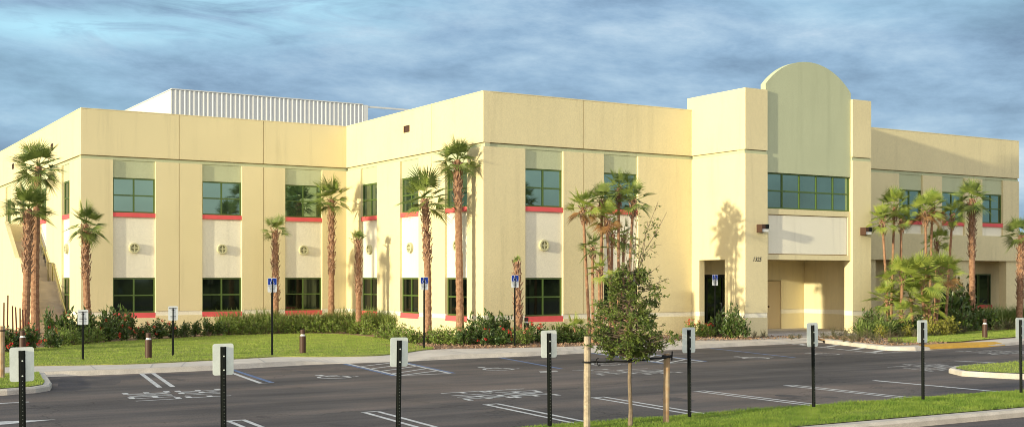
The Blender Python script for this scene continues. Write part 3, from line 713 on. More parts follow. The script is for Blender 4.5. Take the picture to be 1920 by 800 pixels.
def front_sign(x, y, ztop, lines, blue, label, group, rz=0):
    r = empty('accessible_parking_sign' if blue else 'parking_sign', (x, y, 0), rz)
    p = MB(); q = ztop-.06
    t_ = MB(); uchannel(t_, q, .07, 0, .014); t_.build('post', 'black', r)
    w, h = .31, .457
    s = MB(); plate(s, -w/2, w/2, ztop-h, ztop, 0, .004, .03); pl = s.build('sign_plate', 'signwhite', r)
    if blue:
        bl = MB(); plate(bl, -w/2+.012, w/2-.012, ztop-.225, ztop-.012, -.004, -.0005, .02); bp_ = bl.build('blue_panel', 'signblue', pl)
        wc = MB(); wheelchair(wc, .235, lambda u, v: (u+.0, -.007, ztop-.128+v)); wc.build('wheelchair_symbol', 'signwhite', pl)
    for s_, sz, zz, mm in lines:
        t = text_mesh(s_, sz, mm, 'lettering', offset=.001, parent=pl); t.rotation_euler = (R(90), 0, 0); t.location = (0, -.003, ztop-zz)
    tag(r, label, 'sign', group)
DL = [('PARKING BY', .052, .262, 'signfade'), ('DISABLED', .052, .312, 'signfade'), ('PERMIT', .052, .362, 'signfade'), ('ONLY', .052, .412, 'signfade')]
gA = 'accessible parking signs along the sidewalk'
front_sign(13.81, 37.3, 2.52, DL, True, 'blue wheelchair sign on tall post beside short brown bollard light on left lawn', gA)
front_sign(19.79, 38.2, 2.55, DL, True, 'blue wheelchair sign on tall post just left of two tall palms', gA)
front_sign(23.3, 37.75, 2.62, DL, True, 'blue wheelchair sign on tall post beside the stubby cut palm trunk', gA)
x, y = G(1194, 640); front_sign(x, y, 2.66, DL, True, 'blue wheelchair sign mostly hidden behind the sapling crown', gA)
front_sign(34.0, 39.0, 2.65, DL, True, 'blue wheelchair sign in front of the dark glass side door', gA)
VL = [('RESERVED', .058, .075, 'signink'), ('FOR', .05, .14, 'signink'), ('_________', .04, .205, 'signfade'), ('VISITOR', .06, .285, 'signink'), ('PARKING ONLY', .034, .36, 'signfade')]
V2 = [('RESERVED', .058, .07, 'signink'), ('FOR', .05, .13, 'signink'), ('_________', .04, .185, 'signfade'), ('A', .05, .27, 'signink'), ('VISITOR', .05, .335, 'signink'), ('________', .04, .37, 'signfade')]
gB = 'white reserved signs on the left lawn'
front_sign(8.1, 38.15, 1.56, VL, False, 'white lettered sign on short post in front of dark shrubs, left one', gB)
front_sign(11.0, 38.7, 1.62, V2, False, 'white lettered sign on short post right of the leftmost lawn bollard light', gB)

def bollard():
    r = empty('bollard_light')
    m = MB(); m.tube([(0, 0, 0), (0, 0, .60)], .105, 20); m.build('post', 'lampbrown', r)
    m = MB(); m.tube([(0, 0, .60), (0, 0, .612), (0, 0, .66)], [.10, .075, .062], 16); m.build('lamp_lens', 'lens', r)
    m = MB(); m.tube([(0, 0, .66), (0, 0, .665), (0, 0, .80), (0, 0, .815)], [.07, .082, .082, .06], 20); m.build('cap', 'lampbrown', r)
    return r
pb = None
for k, (x, y, lb) in enumerate(((10.06, 38.1, 'brown bollard light on the lawn between the two white signs'), (15.05, 37.8, 'brown bollard light standing alone mid lawn right of wheelchair sign'), (43.0, 32.5, 'brown bollard light on the small right lawn'),
      (6.95, 41.6, 'dark bollard light among red flowers at the far left bed'), (25.4, 40.3, 'dark bollard light between shrubs right of the stubby cut palm'))):
    o = bollard() if pb is None else copy_tree(pb)
    if pb is None: pb = o
    o.location = (x, y, 0 if k != 4 else .15); tag(o, lb, 'bollard light', 'brown bollard lights')

# ------------------------------------------------------------------ plants
def leaf(mb, p, d, n, L, W, bend=0.):
    """kite leaf from p along d, facing n"""
    s = d.cross(n)
    if s.length < 1e-3: s = d.orthogonal()
    s.normalize(); q = p+d*L*.5
    mb.face([p, q+s*W/2, p+d*L-n*bend*L, q-s*W/2])
def rv(r): 
    while True:
        v = Vector((r.uniform(-1, 1), r.uniform(-1, 1), r.uniform(-1, 1)))
        if .05 < v.length < 1: return v.normalized()
def fan(mb, o, d, up, pet, rad, nseg, spread, r, droop=.25, fold=.25):
    """fan leaf: stalk from o along d, then narrow segments fused near the hub"""
    d = d.normalized(); s = d.cross(up)
    if s.length < .05: s = d.cross(Vector((1, 0, 0)))
    s.normalize(); u = s.cross(d).normalized()
    hub = o+d*pet
    w = .018
    mb.face([o-s*w, o+s*w, hub+s*w*.6, hub-s*w*.6])
    mb.face([o-u*w, o+u*w, hub+u*w*.6, hub-u*w*.6])
    for k in range(nseg):
        a = R(-spread+2*spread*(k+.5)/nseg)+r.uniform(-.02, .02); l = rad*(1-.22*abs(a)/R(spread))*r.uniform(.9, 1.05)
        da = (d*math.cos(a)+s*math.sin(a)); nn = u
        dm = (da+u*fold*abs(math.sin(a))).normalized()
        mid = hub+dm*l*.48; t = s*math.cos(a)-d*math.sin(a)
        ww = rad*R(spread)/nseg*.40
        tip = hub+dm*l+Vector((0, 0, -1))*l*droop*r.uniform(.5, 1.3)
        lift = u*ww*.5
        mb.face([hub, mid+t*ww+lift*0, mid+lift, hub]) if False else mb.face([hub, mid-t*ww, mid+lift]); mb.face([hub, mid+lift, mid+t*ww])
        mb.face([mid-t*ww, tip, mid+lift]); mb.face([mid+lift, tip, mid+t*ww])
def crown(r, c, rad, nf, nseg=24, elmin=-35, elmax=85, droop=.25, spread=115, petf=.55, sq=1.0, dry=0., drym='frond_dry', mm='frond', name='crown', parent=None):
    mb = MB(); dr = MB()
    for k in range(nf):
        t = k/max(1, nf-1)
        el = R(elmax+(elmin-elmax)*t**.85+r.uniform(-8, 8)); az = k*2.39996+r.uniform(-.25, .25)
        d = Vector((math.cos(el)*math.cos(az), math.cos(el)*math.sin(az), math.sin(el)*sq))
        L = rad*1.38*r.uniform(.85, 1.1)
        up = Vector((0, 0, 1)) if abs(el) < 1.2 else Vector((math.cos(az), math.sin(az), .2))
        tw = r.uniform(-.5, .5); up = (Matrix.Rotation(tw, 3, d.normalized()) @ up)
        tgt = dr if (dry and t > 1-dry) else mb
        fan(tgt, c+Vector((0, 0, -.10*t)), d, up, L*petf*.8, L*.66, nseg, spread*.92, r, droop*.38*(1+1.2*t))
    o = mb.build(name, mm, parent)
    if dr.f: dr.build('dry_fronds', drym, parent)
    return o
def sabal(name, base, top, r0, r1, rad, nf, seed, label, group, boots=(.55, 1.0), **kw):
    r = random.Random(seed); E = empty(name, (base[0], base[1], base[2] if len(base) > 2 else 0)); org = Vector(E.location)
    r0 *= .88; r1 *= .88; T = Vector(top)-org; m = MB(); pts = []; rs = []; n = 40
    bend = kw.pop('bend', 0.)
    for k in range(n+1):
        t = k/n; p = T*t; p = p+Vector((math.sin(math.pi*t)*bend, 0, 0)); pts.append(p)
        rs.append((r0*(1+.25*math.exp(-t*12))+(r1-r0)*t)*(1+.05*((k%2)*2-1)))
    m.tube(pts, rs, 12, wob=lambda k, j: r.uniform(-.05, .05)); m.build('trunk', 'trunk', E)
    if boots:
        b = MB(); H = T.length
        nb_ = int((boots[1]-boots[0])*H/.045)
        for k in range(nb_):
            t = boots[0]+(boots[1]-boots[0])*k/nb_; p = T*t+Vector((math.sin(math.pi*t)*bend, 0, 0)); az = k*2.39996+r.uniform(-.2, .2)
            rr = r0+(r1-r0)*t; o_ = Vector((math.cos(az), math.sin(az), 0)); s = Vector((-o_.y, o_.x, 0)); w = .05*r.uniform(.7, 1.2); q = p+o_*rr*.85
            L = r.uniform(.16, .28); out = r.uniform(.05, .11)*(1+.6*t)
            for sg in (-1, 1):
                e = q+o_*out+Vector((0, 0, L))+s*sg*w*.2; a = q+s*sg*w*1.6
                b.face([a-s*w*.5, a+s*w*.5, e+s*w*.35, e-s*w*.35]); b.face([a+o_*.03, a-s*w*.5, e-s*w*.35, e+o_*.02]); b.face([a+s*w*.5, a+o_*.03, e+o_*.02, e+s*w*.35])
        b.build('leaf_bases', 'boot', E)
    crown(r, T, rad, nf, parent=E, **kw)
    tag(E, label, 'palm', group); return E
def at(px, Y, z=0): x, y = AY(px, Y); return (x, y, z)
def top_at(px, py, Y):
    x, y = AY(px, Y); return (x, y, ZH(py, x, y))
gP = 'cabbage palms planted along the building'
# (base px, Y, crown px, crown row, ...)
sabal('cabbage_palm', at(66, 50), top_at(72, 312, 50), .19, .15, .82, 22, 1, 'tallest of the cabbage palms at the left end, its crown above the wall band', gP, boots=None, elmin=-50, bend=-.05)
sabal('cabbage_palm', at(47, 48.5), top_at(54, 392, 48.5), .17, .15, .82, 20, 2, 'shorter palm with rough leaf bases left of the tallest one', gP, boots=(.52, .98), elmin=-25)
sabal('cabbage_palm', at(167, 52.5), top_at(161, 420, 52.5), .18, .13, .78, 17, 3, 'palm before the left building corner, behind the white sign', gP, boots=(.5, .98), elmin=-60, bend=-.05)
sabal('cabbage_palm', at(517, 53.7), top_at(516, 432, 53.7), .17, .12, .62, 7, 4, 'small palm with lopsided thin crown behind the leftmost wheelchair sign', gP, boots=(.3, 1.0), elmin=-20, elmax=70)
sabal('cabbage_palm', at(621, 53.6), top_at(622, 372, 53.6), .17, .13, .85, 16, 5, 'palm with full crown in the inner corner of the building', gP, boots=(.42, .98), elmin=-45)
sabal('cabbage_palm', at(672, 50.5), top_at(672, 450, 50.5), .15, .10, .45, 7, 6, 'short palm with tiny tuft near inner corner windows', gP, boots=(.4, 1.0), elmin=25, elmax=85)
sabal('cabbage_palm', at(802, 43.4), top_at(796, 372, 43.4), .17, .14, .98, 14, 7, 'palm with large fans and curved trunk behind the second wheelchair sign', gP, boots=(.55, .98), elmin=-40, bend=.06, spread=125)
sabal('cabbage_palm', at(863, 42.6), top_at(858, 300, 42.6), .175, .15, .80, 20, 8, 'tall palm standing close to the building corner with dense round crown', gP, boots=(.72, .98), elmin=-45)
sabal('cabbage_palm', at(973, 40.2), top_at(969, 490, 40.2), .19, .09, .22, 5, 13, 'stubby cut palm trunk with almost no fronds beside a wheelchair sign', gP, boots=(.25, .98), elmin=55, elmax=85)
sabal('cabbage_palm', at(1823, 38.6), top_at(1822, 372, 38.6), .18, .15, .85, 17, 10, 'palm with ragged crown before the rightmost upper window', gP, boots=(.55, .98), elmin=-55)
sabal('cabbage_palm', at(1911, 38), top_at(1915, 440, 38), .18, .15, .82, 15, 11, 'palm cut by the right edge of the picture', gP, boots=(.3, .98), elmin=-40)
gC = 'slender clump palms before the blank wall'; gD = 'slender clump palms before the right wing'
ordn = lambda k, n: 'leftmost' if k == 0 else ('rightmost' if k == n-1 else ORD[k]+' from left')
def slim(px0, Y, px1, py1, rad, nf, seed, label, group, dry=.2, r=.06, elmin=-45, mm='frond_light'):
    return sabal('slender_palm', at(px0, Y), top_at(px1, py1, Y), r*1.25, r, rad, nf, seed, label, group, boots=(.86, .99), elmin=elmin, nseg=20, spread=110, droop=.3, dry=dry, mm=mm, petf=.6)
c1 = [(1106, 38.4, 1093, 388, .62, 16), (1112, 38.0, 1111, 462, .5, 10), (1128, 38.7, 1128, 375, .6, 14), (1123, 37.6, 1124, 505, .48, 9), (1150, 38.1, 1137, 408, .6, 13), (1143, 38.7, 1148, 438, .5, 9), (1160, 38.5, 1160, 352, .62, 14), (1172, 38.0, 1188, 374, .62, 14), (1165, 38.9, 1170, 440, .5, 8)]
for k, (a, Y, b, c, rd, nf) in enumerate(c1):
    slim(a, Y, b, c, rd, nf, 20+k, f'{ordn(k, len(c1))} thin trunked palm of the clump behind the sapling', gC, dry=.25 if k in (0, 2, 4) else 0., mm='frond_light' if k in (0, 3, 4, 5) else 'frond')
sabal('slender_palm', at(1083, 39.2), top_at(1076, 612, 39.2), .05, .04, .55, 5, 77, 'single pale low fan palm left of the clump behind the sapling', gC, boots=None, elmin=20, nseg=18, mm='frond_light')
c2 = [(1668, 38, 1654, 412, .62, 13), (1670, 38.6, 1677, 388, .72, 16), (1688, 38.2, 1690, 410, .5, 10), (1738, 37.6, 1735, 395, .68, 15), (1742, 38.2, 1748, 388, .7, 16), (1752, 38.8, 1757, 452, .6, 12), (1772, 38, 1786, 402, .6, 13)]
for k, (a, Y, b, c, rd, nf) in enumerate(c2):
    slim(a, Y, b, c, rd, nf, 40+k, f'{ordn(k, len(c2))} thin trunked palm of the clump before the right wing', gD, dry=.22 if k in (3, 4) else 0., mm='frond_light')
c3 = [(1668, 37.2, 1662, 560, .75, 13), (1688, 36.6, 1692, 522, .85, 16), (1712, 37.0, 1708, 560, .8, 14), (1735, 36.4, 1728, 520, .9, 16), (1752, 36.8, 1766, 512, .9, 16), (1745, 36.2, 1742, 575, .7, 12), (1700, 36.0, 1690, 590, .6, 10)]
for k, (a, Y, b, c, rd, nf) in enumerate(c3):
    slim(a, Y, b, c, rd, nf, 60+k, f'{ordn(k, len(c3))} low bushy fan palm under the right clump', 'low fan palms before the right wing', dry=.12 if k == 4 else 0., r=.075, elmin=-30, mm='frond_light')

# bushes
def bush_mesh(kind, seed, flowers=None):
    r = random.Random(seed); E = empty('shrub'); mb = MB(); wd = MB()
    if kind in ('round', 'dark', 'yellow', 'low'):
        nst = {'round': 46, 'dark': 44, 'yellow': 46, 'low': 30}[kind]; per = {'round': 13, 'dark': 13, 'yellow': 12, 'low': 16}[kind]
        LW = {'round': (.13, .055), 'dark': (.16, .07), 'yellow': (.12, .075), 'low': (.08, .03)}[kind]
        for k in range(nst):
            az = r.uniform(0, 2*math.pi); el = r.uniform(.15, 1.45); L = r.uniform(.55, 1.)
            d = Vector((math.cos(az)*math.cos(el)*.62, math.sin(az)*math.cos(el)*.62, math.sin(el)))
            if kind == 'dark': d.x *= .85; d.y *= .85
            e = d*L; wd.tube([Vector((0, 0, 0)), e*.5+Vector((r.uniform(-.04, .04), r.uniform(-.04, .04), 0)), e], [.012, .008, .004], 3, cap=False)
            for i in range(per):
                t = r.uniform(.35, 1.04); p = e*t+Vector((r.gauss(0, .035), r.gauss(0, .035), r.gauss(0, .03)))
                dd = (rv(r)+d.normalized()*.7).normalized(); s = r.uniform(.7, 1.25)
                leaf(mb, p, dd, rv(r), LW[0]*s, LW[1]*s, .2)
    elif kind == 'grassy':
        for k in range(230):
            az = r.uniform(0, 2*math.pi); el = r.uniform(.7, 1.5); L = r.uniform(.6, 1.1); p = Vector((r.gauss(0, .16), r.gauss(0, .16), 0))
            d = Vector((math.cos(az)*math.cos(el), math.sin(az)*math.cos(el), math.sin(el))); s = d.cross(Vector((0, 0, 1))).normalized()*.012
            m1 = p+d*L*.6; m2 = p+d*L+Vector((math.cos(az), math.sin(az), -.8))*.18*L
            mb.face([p-s, p+s, m1+s, m1-s]); mb.face([m1-s, m1+s, m2])
    elif kind == 'strap':
        for k in range(60):
            az = r.uniform(0, 2*math.pi); el = r.uniform(.45, 1.4); L = r.uniform(.7, 1.15); p = Vector((r.gauss(0, .04), r.gauss(0, .04), 0))
            d = Vector((math.cos(az)*math.cos(el), math.sin(az)*math.cos(el), math.sin(el))); s = d.cross(Vector((0, 0, 1))).normalized()*.032
            m1 = p+d*L*.6; m2 = p+d*L*.9+Vector((math.cos(az), math.sin(az), -.9))*.2*L
            mb.face([p-s*.6, p+s*.6, m1+s, m1-s]); mb.face([m1-s, m1+s, m2])
    mm = {'round': 'leaf_mid', 'dark': 'leaf_dark', 'yellow': 'leaf_yellow', 'low': 'leaf_low', 'grassy': 'leaf_strap', 'strap': 'leaf_strap'}[kind]
    mb.build('foliage', mm, E)
    if wd.f: wd.build('stems', 'oakbark', E)
    if flowers:
        for k in range(6):
            fb = MB()
            az = r.uniform(0, 2*math.pi); el = r.uniform(.2, 1.4); c = Vector((math.cos(az)*math.cos(el)*.62, math.sin(az)*math.cos(el)*.62, math.sin(el)))*r.uniform(.85, 1.02)
            for i in range(22):
                v = rv(r); q = c+v*.05*r.uniform(.5, 1); leaf(fb, q, (v+rv(r)*.5).normalized(), rv(r), .045, .035)
            fb.build('flower', flowers, E)
    return E
PR = {}
def proto_bush(kind, fl, v):
    key = (kind, fl, v)
    if key not in PR: PR[key] = [bush_mesh(kind, hash_(key), fl), False]
    return PR[key]
def hash_(k): return sum(ord(c)*(i+3) for i, c in enumerate(str(k)))
def put_bush(x, y, h, w, kind, fl=None, name='shrub', label='', cat='shrub', group=None):
    pr = proto_bush(kind, fl, rnd.randrange(3))
    if not pr[1]: o = pr[0]; pr[1] = True
    else: o = copy_tree(pr[0])
    o.name = name
    o.location = (x, y, .0); o.scale = (w*rnd.uniform(.9, 1.1), w*rnd.uniform(.9, 1.1), h*rnd.uniform(.9, 1.08)); o.rotation_euler = (0, 0, rnd.uniform(0, 6.28))
    tag(o, label, cat, group); return o
def row(items, kind, fl, name, what, where, cat='shrub'):
    """items: (px, Y, height, width)"""
    items = sorted(items); n = len(items)
    for k, (px, Y, h, w) in enumerate(items):
        x, y = AY(px, Y); place = (ORD[k]+' from left' if 0 < k < n-1 else ('leftmost' if k == 0 else 'rightmost')) if n > 1 else ''
        put_bush(x, y, h, w, kind, fl, name, (f'{place} of the {what} {where}' if n > 1 else f'{what} {where}'), cat, f'{what} {where}' if n > 1 else None)
row([(14, 43.6, .95, .85), (36, 44.0, .85, .75), (58, 44.3, .95, .8), (98, 45.4, .75, .7)], 'dark', 'flower', 'flowering_shrub', 'red flowering shrubs', 'at the left end of the lawn')
row([(95, 47.5, 1.35, .9), (118, 48.2, 1.45, 1.0), (142, 48.5, 1.3, 1.0), (168, 49.5, 1.35, .95), (196, 49.9, 1.5, 1.0), (222, 50.6, 1.4, 1.05), (243, 51.2, 1.25, .8)], 'dark', None, 'shrub', 'tall dark glossy shrubs', 'below the left building corner')
row([(112, 46.5, .8, .85), (135, 47.2, .75, .8), (158, 47.8, .8, .8), (182, 48.3, .7, .7)], 'round', None, 'shrub', 'low green shrubs', 'before the tall dark shrubs')
row([(205, 48.9, .95, .8), (228, 49.3, .9, .8), (275, 50.0, .75, .75), (298, 50.3, .85, .85), (322, 50.6, .7, .8), (262, 49.9, .55, .6)], 'dark', 'flower', 'flowering_shrub', 'red flowering shrubs', 'under the first lower window')
row([(346, 50.9, .75, .75), (366, 51.2, .85, .8), (390, 51.5, .8, .8), (410, 51.6, .75, .7)], 'dark', None, 'shrub', 'leafy dark shrubs', 'between the first lower windows')
row([(428, 51.7, .8, .9), (452, 51.9, .85, .9), (476, 52.0, .8, .9), (500, 52.0, .85, .9), (524, 52.0, .85, .95), (548, 52.0, .85, .95), (572, 51.9, .85, .9), (597, 51.7, .85, .95), (622, 51.4, .85, .95), (648, 50.9, .85, .9), (672, 49.9, .8, .9), (692, 48.8, .8, .85)], 'round', None, 'shrub', 'mid green shrubs', 'edging the left lawn')
row([(422+i*22.5, 53.2-(0 if i < 10 else (i-10)*.75), 1.3, 1.15) for i in range(15)], 'grassy', None, 'fountain_grass', 'spiky fountain grasses', 'before the inner corner', 'ornamental grass')
row([(718, 45.8, .8, .85), (733, 44.2, .8, .85), (745, 42.8, .75, .8), (764, 41.6, .8, .85), (785, 41.4, .7, .75), (806, 41.4, .75, .8), (822, 40.6, .7, .8), (842, 40.2, .7, .8), (858, 39.6, .75, .8)], 'round', None, 'shrub', 'mid green shrubs', 'below the two tall middle palms')
row([(888, 40.2, 1.25, .85), (905, 39.6, 1.15, .85), (925, 40.4, 1.45, 1.0), (945, 41.0, 1.35, .9), (872, 39.2, .8, .75)], 'dark', None, 'shrub', 'tall dark broad leaved shrubs', 'at the building corner')
row([(915, 38.8, .75, .8), (938, 38.6, .8, .8), (956, 39.4, .7, .7), (995, 39.5, .85, .8), (1016, 39.3, .8, .8)], 'dark', 'flower', 'flowering_shrub', 'red flowering shrubs', 'by the building corner sidewalk')
row([(972, 38.3, .85, .65), (985, 38.5, .7, .6)], 'round', 'flower_pink', 'flowering_shrub', 'pink flowering shrubs', 'in front of the stubby cut palm')
row([(1045, 39.6, 1.15, .95), (1063, 39.8, 1.15, 1.0), (1085, 39.4, .95, .9)], 'strap', None, 'strap_leaf_plant', 'strap leaved plants', 'right of the front lower window', 'plant')
row([(1036, 38.8, .55, .8), (1056, 38.7, .5, .85), (1078, 38.6, .5, .8), (1100, 38.5, .65, .8), (1122, 38.3, .75, .8), (1143, 38.0, .7, .8)], 'dark', None, 'shrub', 'low dark shrubs', 'between corner and the sapling')
row([(1152, 39.0, .7, .8), (1172, 38.8, .6, .7)], 'dark', 'flower', 'flowering_shrub', 'red flowering shrubs', 'behind the sapling')
row([(1296, 40.3, .85, .8), (1314, 39.6, .8, .8), (1328, 39.3, .7, .7)], 'round', 'flower', 'flowering_shrub', 'red flowering shrubs', 'before the glass side door')
row([(1349, 38.9, 1.3, .7), (1372, 38.2, 1.55, .95), (1392, 37.7, 1.0, .8), (1340, 39.8, .9, .8)], 'dark', None, 'shrub', 'upright dark leaved shrubs', 'beside the entrance tower')
row([(1416, 37.5, .38, .4), (1432, 37.6, .42, .42), (1484, 36.2, .35, .42), (1498, 36.4, .3, .32)], 'low', None, 'seedling_shrub', 'small sparse shrubs', 'before the entrance')
row([(1545, 35.9, .45, .5), (1566, 35.2, .3, .4), (1583, 36.5, .5, .6), (1598, 35.0, .5, .5), (1562, 36.6, .45, .55), (1582, 33.8, .35, .45), (1612, 33.4, .45, .55), (1636, 33.7, .5, .55), (1646, 32.2, .5, .5), (1672, 31.9, .35, .45), (1685, 31.5, .35, .45), (1625, 35.2, .55, .55), (1598, 33.2, .35, .4)], 'low', None, 'seedling_shrub', 'small sparse shrubs', 'in the kerbed entrance bed')
row([(1616, 36.2, 1.25, 1.0), (1632, 35.6, 1.1, 1.0), (1660, 35.1, 1.2, 1.05), (1650, 36.6, 1.3, 1.0)], 'strap', None, 'strap_leaf_plant', 'strap leaved plants', 'right of the entrance', 'plant')
row([(1642, 37.3, 1.3, .9), (1626, 37.6, 1.2, .8), (1675, 36.0, .9, .9), (1700, 35.8, .95, .9), (1722, 36.0, 1.0, .95)], 'dark', None, 'shrub', 'dark leafy shrubs', 'under the right clump palms')
row([(1652, 34.9, .6, .6), (1702, 34.9, .7, .65), (1745, 35.0, .95, .75), (1760, 35.4, .8, .7), (1780, 35.3, .95, .85), (1770, 34.9, .75, .65)], 'yellow', None, 'croton_shrub', 'yellow green variegated shrubs', 'behind the right lawn')
row([(1668, 34.5, .45, .6), (1690, 34.6, .5, .65), (1730, 34.7, .45, .6), (1752, 34.8, .45, .6), (1788, 35.3, .5, .7), (1806, 35.5, .55, .75), (1716, 34.5, .45, .6)], 'low', None, 'low_shrub', 'low olive mounds', 'edging the right lawn')
row([(1800, 36.8, 1.15, 1.0), (1822, 37.0, 1.1, 1.0), (1842, 37.2, 1.2, 1.0), (1858, 37.0, 1.0, .9)], 'dark', None, 'shrub', 'leafy shrubs', 'right of the great dark bush')
row([(1782, 38.6, 2.5, 1.9), (1806, 39.0, 2.6, 2.0)], 'dark', None, 'large_shrub', 'great dark glossy bushes', 'before the porch of the right wing')
row([(1835+i*14, 38.6+.15*(i%2), 1.45, 1.2) for i in range(7)], 'grassy', None, 'fountain_grass', 'tall hazy grasses', 'under the porch window at right', 'ornamental grass')
row([(1868, 36.6, .65, .9), (1888, 36.9, .7, .9), (1908, 37.2, .7, .9)], 'low', None, 'low_shrub', 'low olive mounds', 'at the right picture edge')

# thin dark stakes at the left
for k, (px, py) in enumerate(((7, 567), (15, 553), (25, 573), (30, 575), (38, 577), (43, 580), (48, 580))):
    x, y = AY(px, 46.5+.2*(k%3)); z = ZH(py, x, y); m = MB()
    m.tube([(x, y, 0), (x+rnd.uniform(-.02, .02), y, z*.5), (x+rnd.uniform(-.03, .03), y, z)], [.032, .028, .026], 7)
    o = m.build('thin_stake', 'rust'); tag(o, f'{ordn(k, 7)} of the thin dark upright stakes at the far left bed', 'stake', 'thin dark stakes at the left')

# ------------------------------------------------------------------ oak sapling with its two stakes
def sapling():
    r = random.Random(5); x, y = 12.69*.98, 16.76*.98; E = empty('oak_sapling', (x, y, 0))
    right = Vector((CY, -SY, 0)); fwd = Vector((SY, CY, 0))
    m = MB(); m.tube([(0, 0, -.02), (.01, 0, .3), (-.01, .01, .8), (.0, 0, 1.2), (.03, 0, 1.9), (.02, .02, 2.6), (.05, 0, 3.2)], [.045, .036, .034, .03, .022, .014, .006], 9, wob=lambda k, j: r.uniform(-.08, .08))
    tr = m.build('trunk', 'oakbark', E)
    br = MB(); lf = MB()
    def spray(p, d, L, n, s=.05, thin=.005):
        q = p+d*L; br.tube([p, (p+q)/2+rv(r)*.02, q], [thin*1.6, thin, thin*.5], 4, cap=False)
        for i in range(n):
            t = r.uniform(.15, 1.05); c = p+d*L*t+rv(r)*.035*L/.3
            leaf(lf, c, (rv(r)+d*.4).normalized(), rv(r), s*r.uniform(.7, 1.3), s*.5*r.uniform(.8, 1.2), .15)
    # dense lower crown: profile of half widths by height
    prof = [(1.16, .15), (1.28, .46), (1.42, .68), (1.6, .66), (1.8, .56), (2.0, .44), (2.2, .46), (2.4, .36), (2.65, .24), (2.9, .14)]
    def hw(z):
        for (a, b), (c, d) in zip(prof, prof[1:]):
            if a <= z <= c: return b+(d-b)*(z-a)/(c-a)
        return .1
    for k in range(235):
        z = r.choice((1.26, 1.34, 1.42, 1.5, 1.58, 1.68, 1.78, 1.9, 2.05, 1.5, 2.25, 2.42, 2.6))+r.gauss(0, .05); az = r.randrange(7)*.9+z*2.3+r.gauss(0, .28); w = hw(z)*r.uniform(.55, 1.05)*(1+.32*math.sin(az*3+z*7))
        e = Vector((math.cos(az)*w, math.sin(az)*w, 0)); off = right*(-.06 if z < 2.2 else -.02)
        p0 = Vector((0, 0, max(1.15, z-.25*w))); tip = Vector((0, 0, z))+e+off
        br.tube([p0, p0*.4+tip*.6+rv(r)*.03, tip], [.008, .006, .003], 4, cap=False)
        for i in range(4):
            d = (e.normalized()+rv(r)*.9).normalized(); spray(tip-e*r.uniform(0, .4), d, r.uniform(.08, .19), 12, .055, .003)
    # sparse upper whips
    for dx, z0, zt, nn in ((-.05, 2.6, 3.35, 26), (.12, 2.5, 3.7, 30), (.30, 2.4, 3.5, 30), (.42, 2.6, 3.15, 22), (.15, 2.6, 3.2, 24), (-.2, 2.5, 3.1, 20), (.5, 2.7, 3.85, 26), (.05, 2.7, 3.45, 22)):
        p = right*dx*.25+Vector((0, 0, z0)); q = right*dx+fwd*r.uniform(-.2, .2)+Vector((0, 0, zt))
        mid = (p+q)/2+rv(r)*.06; br.tube([p, mid, q], [.009, .006, .003], 4, cap=False)
        for i in range(11):
            t = r.uniform(.3, 1); c = p+(q-p)*t; spray(c, (rv(r)+right*.3).normalized(), r.uniform(.08, .2), nn//5, .045, .0025)
    for z0, dx, zt in ((2.35, .66, 2.52), (1.7, .55, 1.72), (2.4, .5, 2.75), (3.0, .62, 3.65)):
        p = Vector((0, 0, z0)) if z0 < 2.9 else right*.25+Vector((0, 0, z0)); q = right*dx+Vector((0, 0, zt)); br.tube([p, (p+q)/2+Vector((0, 0, -.03)), q], [.008, .005, .003], 4, cap=False)
        for i in range(7): spray(p+(q-p)*r.uniform(.4, 1), rv(r), .09, 6, .045, .0025)
    br.build('branches', 'oakbark', tr); lf.build('crown', 'leaf_oak', E)
    tag(E, 'young leafy oak sapling held between two wooden stakes on the near grass', 'tree')
sapling()
def stake(x, y, h, w, mm, label, lean=0.):
    x, y = (x*.98, y*.98) if y < 20 else (x, y)
    r = random.Random(int(x*10)); m = MB()
    n = 10; pts = [(lean*k/n, 0, h*k/n) for k in range(n+1)]
    m.tube(pts, w/2, 10, wob=lambda k, j: r.uniform(-.04, .04)); o = m.build('wooden_stake', mm); o.location = (x, y, 0); tag(o, label, 'stake'); return o
stake(11.88, 16.91, 1.56, .115, 'stakewood', 'pale wooden stake left of the sapling, the taller one', .01)
stake(13.60, 16.91, 1.22, .11, 'stakered', 'brown topped wooden stake right of the sapling', .02)
xs, ys = G(3, 708); stake(xs, ys, 1.31, .15, 'stakered', 'wooden stake at the left edge of the picture on the kerbed island')
m = MB()
SC = Matrix.Diagonal((.98, .98, 1))
P1, P2, P3 = SC @ Vector((11.88, 16.84, 1.13)), SC @ Vector((12.69, 16.72, 1.13)), SC @ Vector((13.6, 16.84, 1.16))
def ribbon(a, b, w=.028, n=8, sag=.012, wv=.3):
    pr_ = None
    for k in range(n+1):
        t = k/n; p = a+(b-a)*t-Vector((0, 0, sag*math.sin(math.pi*t))); s = Vector((0, .012*math.sin(k*1.3), 1)).normalized()*w/2*(1+.3*math.sin(k*2.1))
        if pr_: m.box((pr_[0].x, pr_[0].y-.004, pr_[0].z-pr_[1]), (p.x, p.y+.004, p.z+pr_[1]))
        pr_ = (p, w/2)
m.tube([P1+(P2-P1)*k/8+Vector((0, .0, .006*math.sin(k*1.7))) for k in range(9)], [.017+.004*math.sin(k*2) for k in range(9)], 6)
m.tube([P2+(P3-P2)*k/8+Vector((0, .0, .006*math.sin(k*1.7))) for k in range(9)], [.019+.004*math.sin(k*2) for k in range(9)], 6)
def ringt(c, rr, th=.018):
    m.tube([(c[0]+rr*math.cos(2*math.pi*k/12), c[1]+rr*math.sin(2*math.pi*k/12), c[2]) for k in range(13)], th, 6, cap=False)
ringt((11.65, 16.57, 1.13), .07); ringt((13.345, 16.57, 1.17), .07, .024); ringt((12.44, 16.425, 1.13), .045, .024)
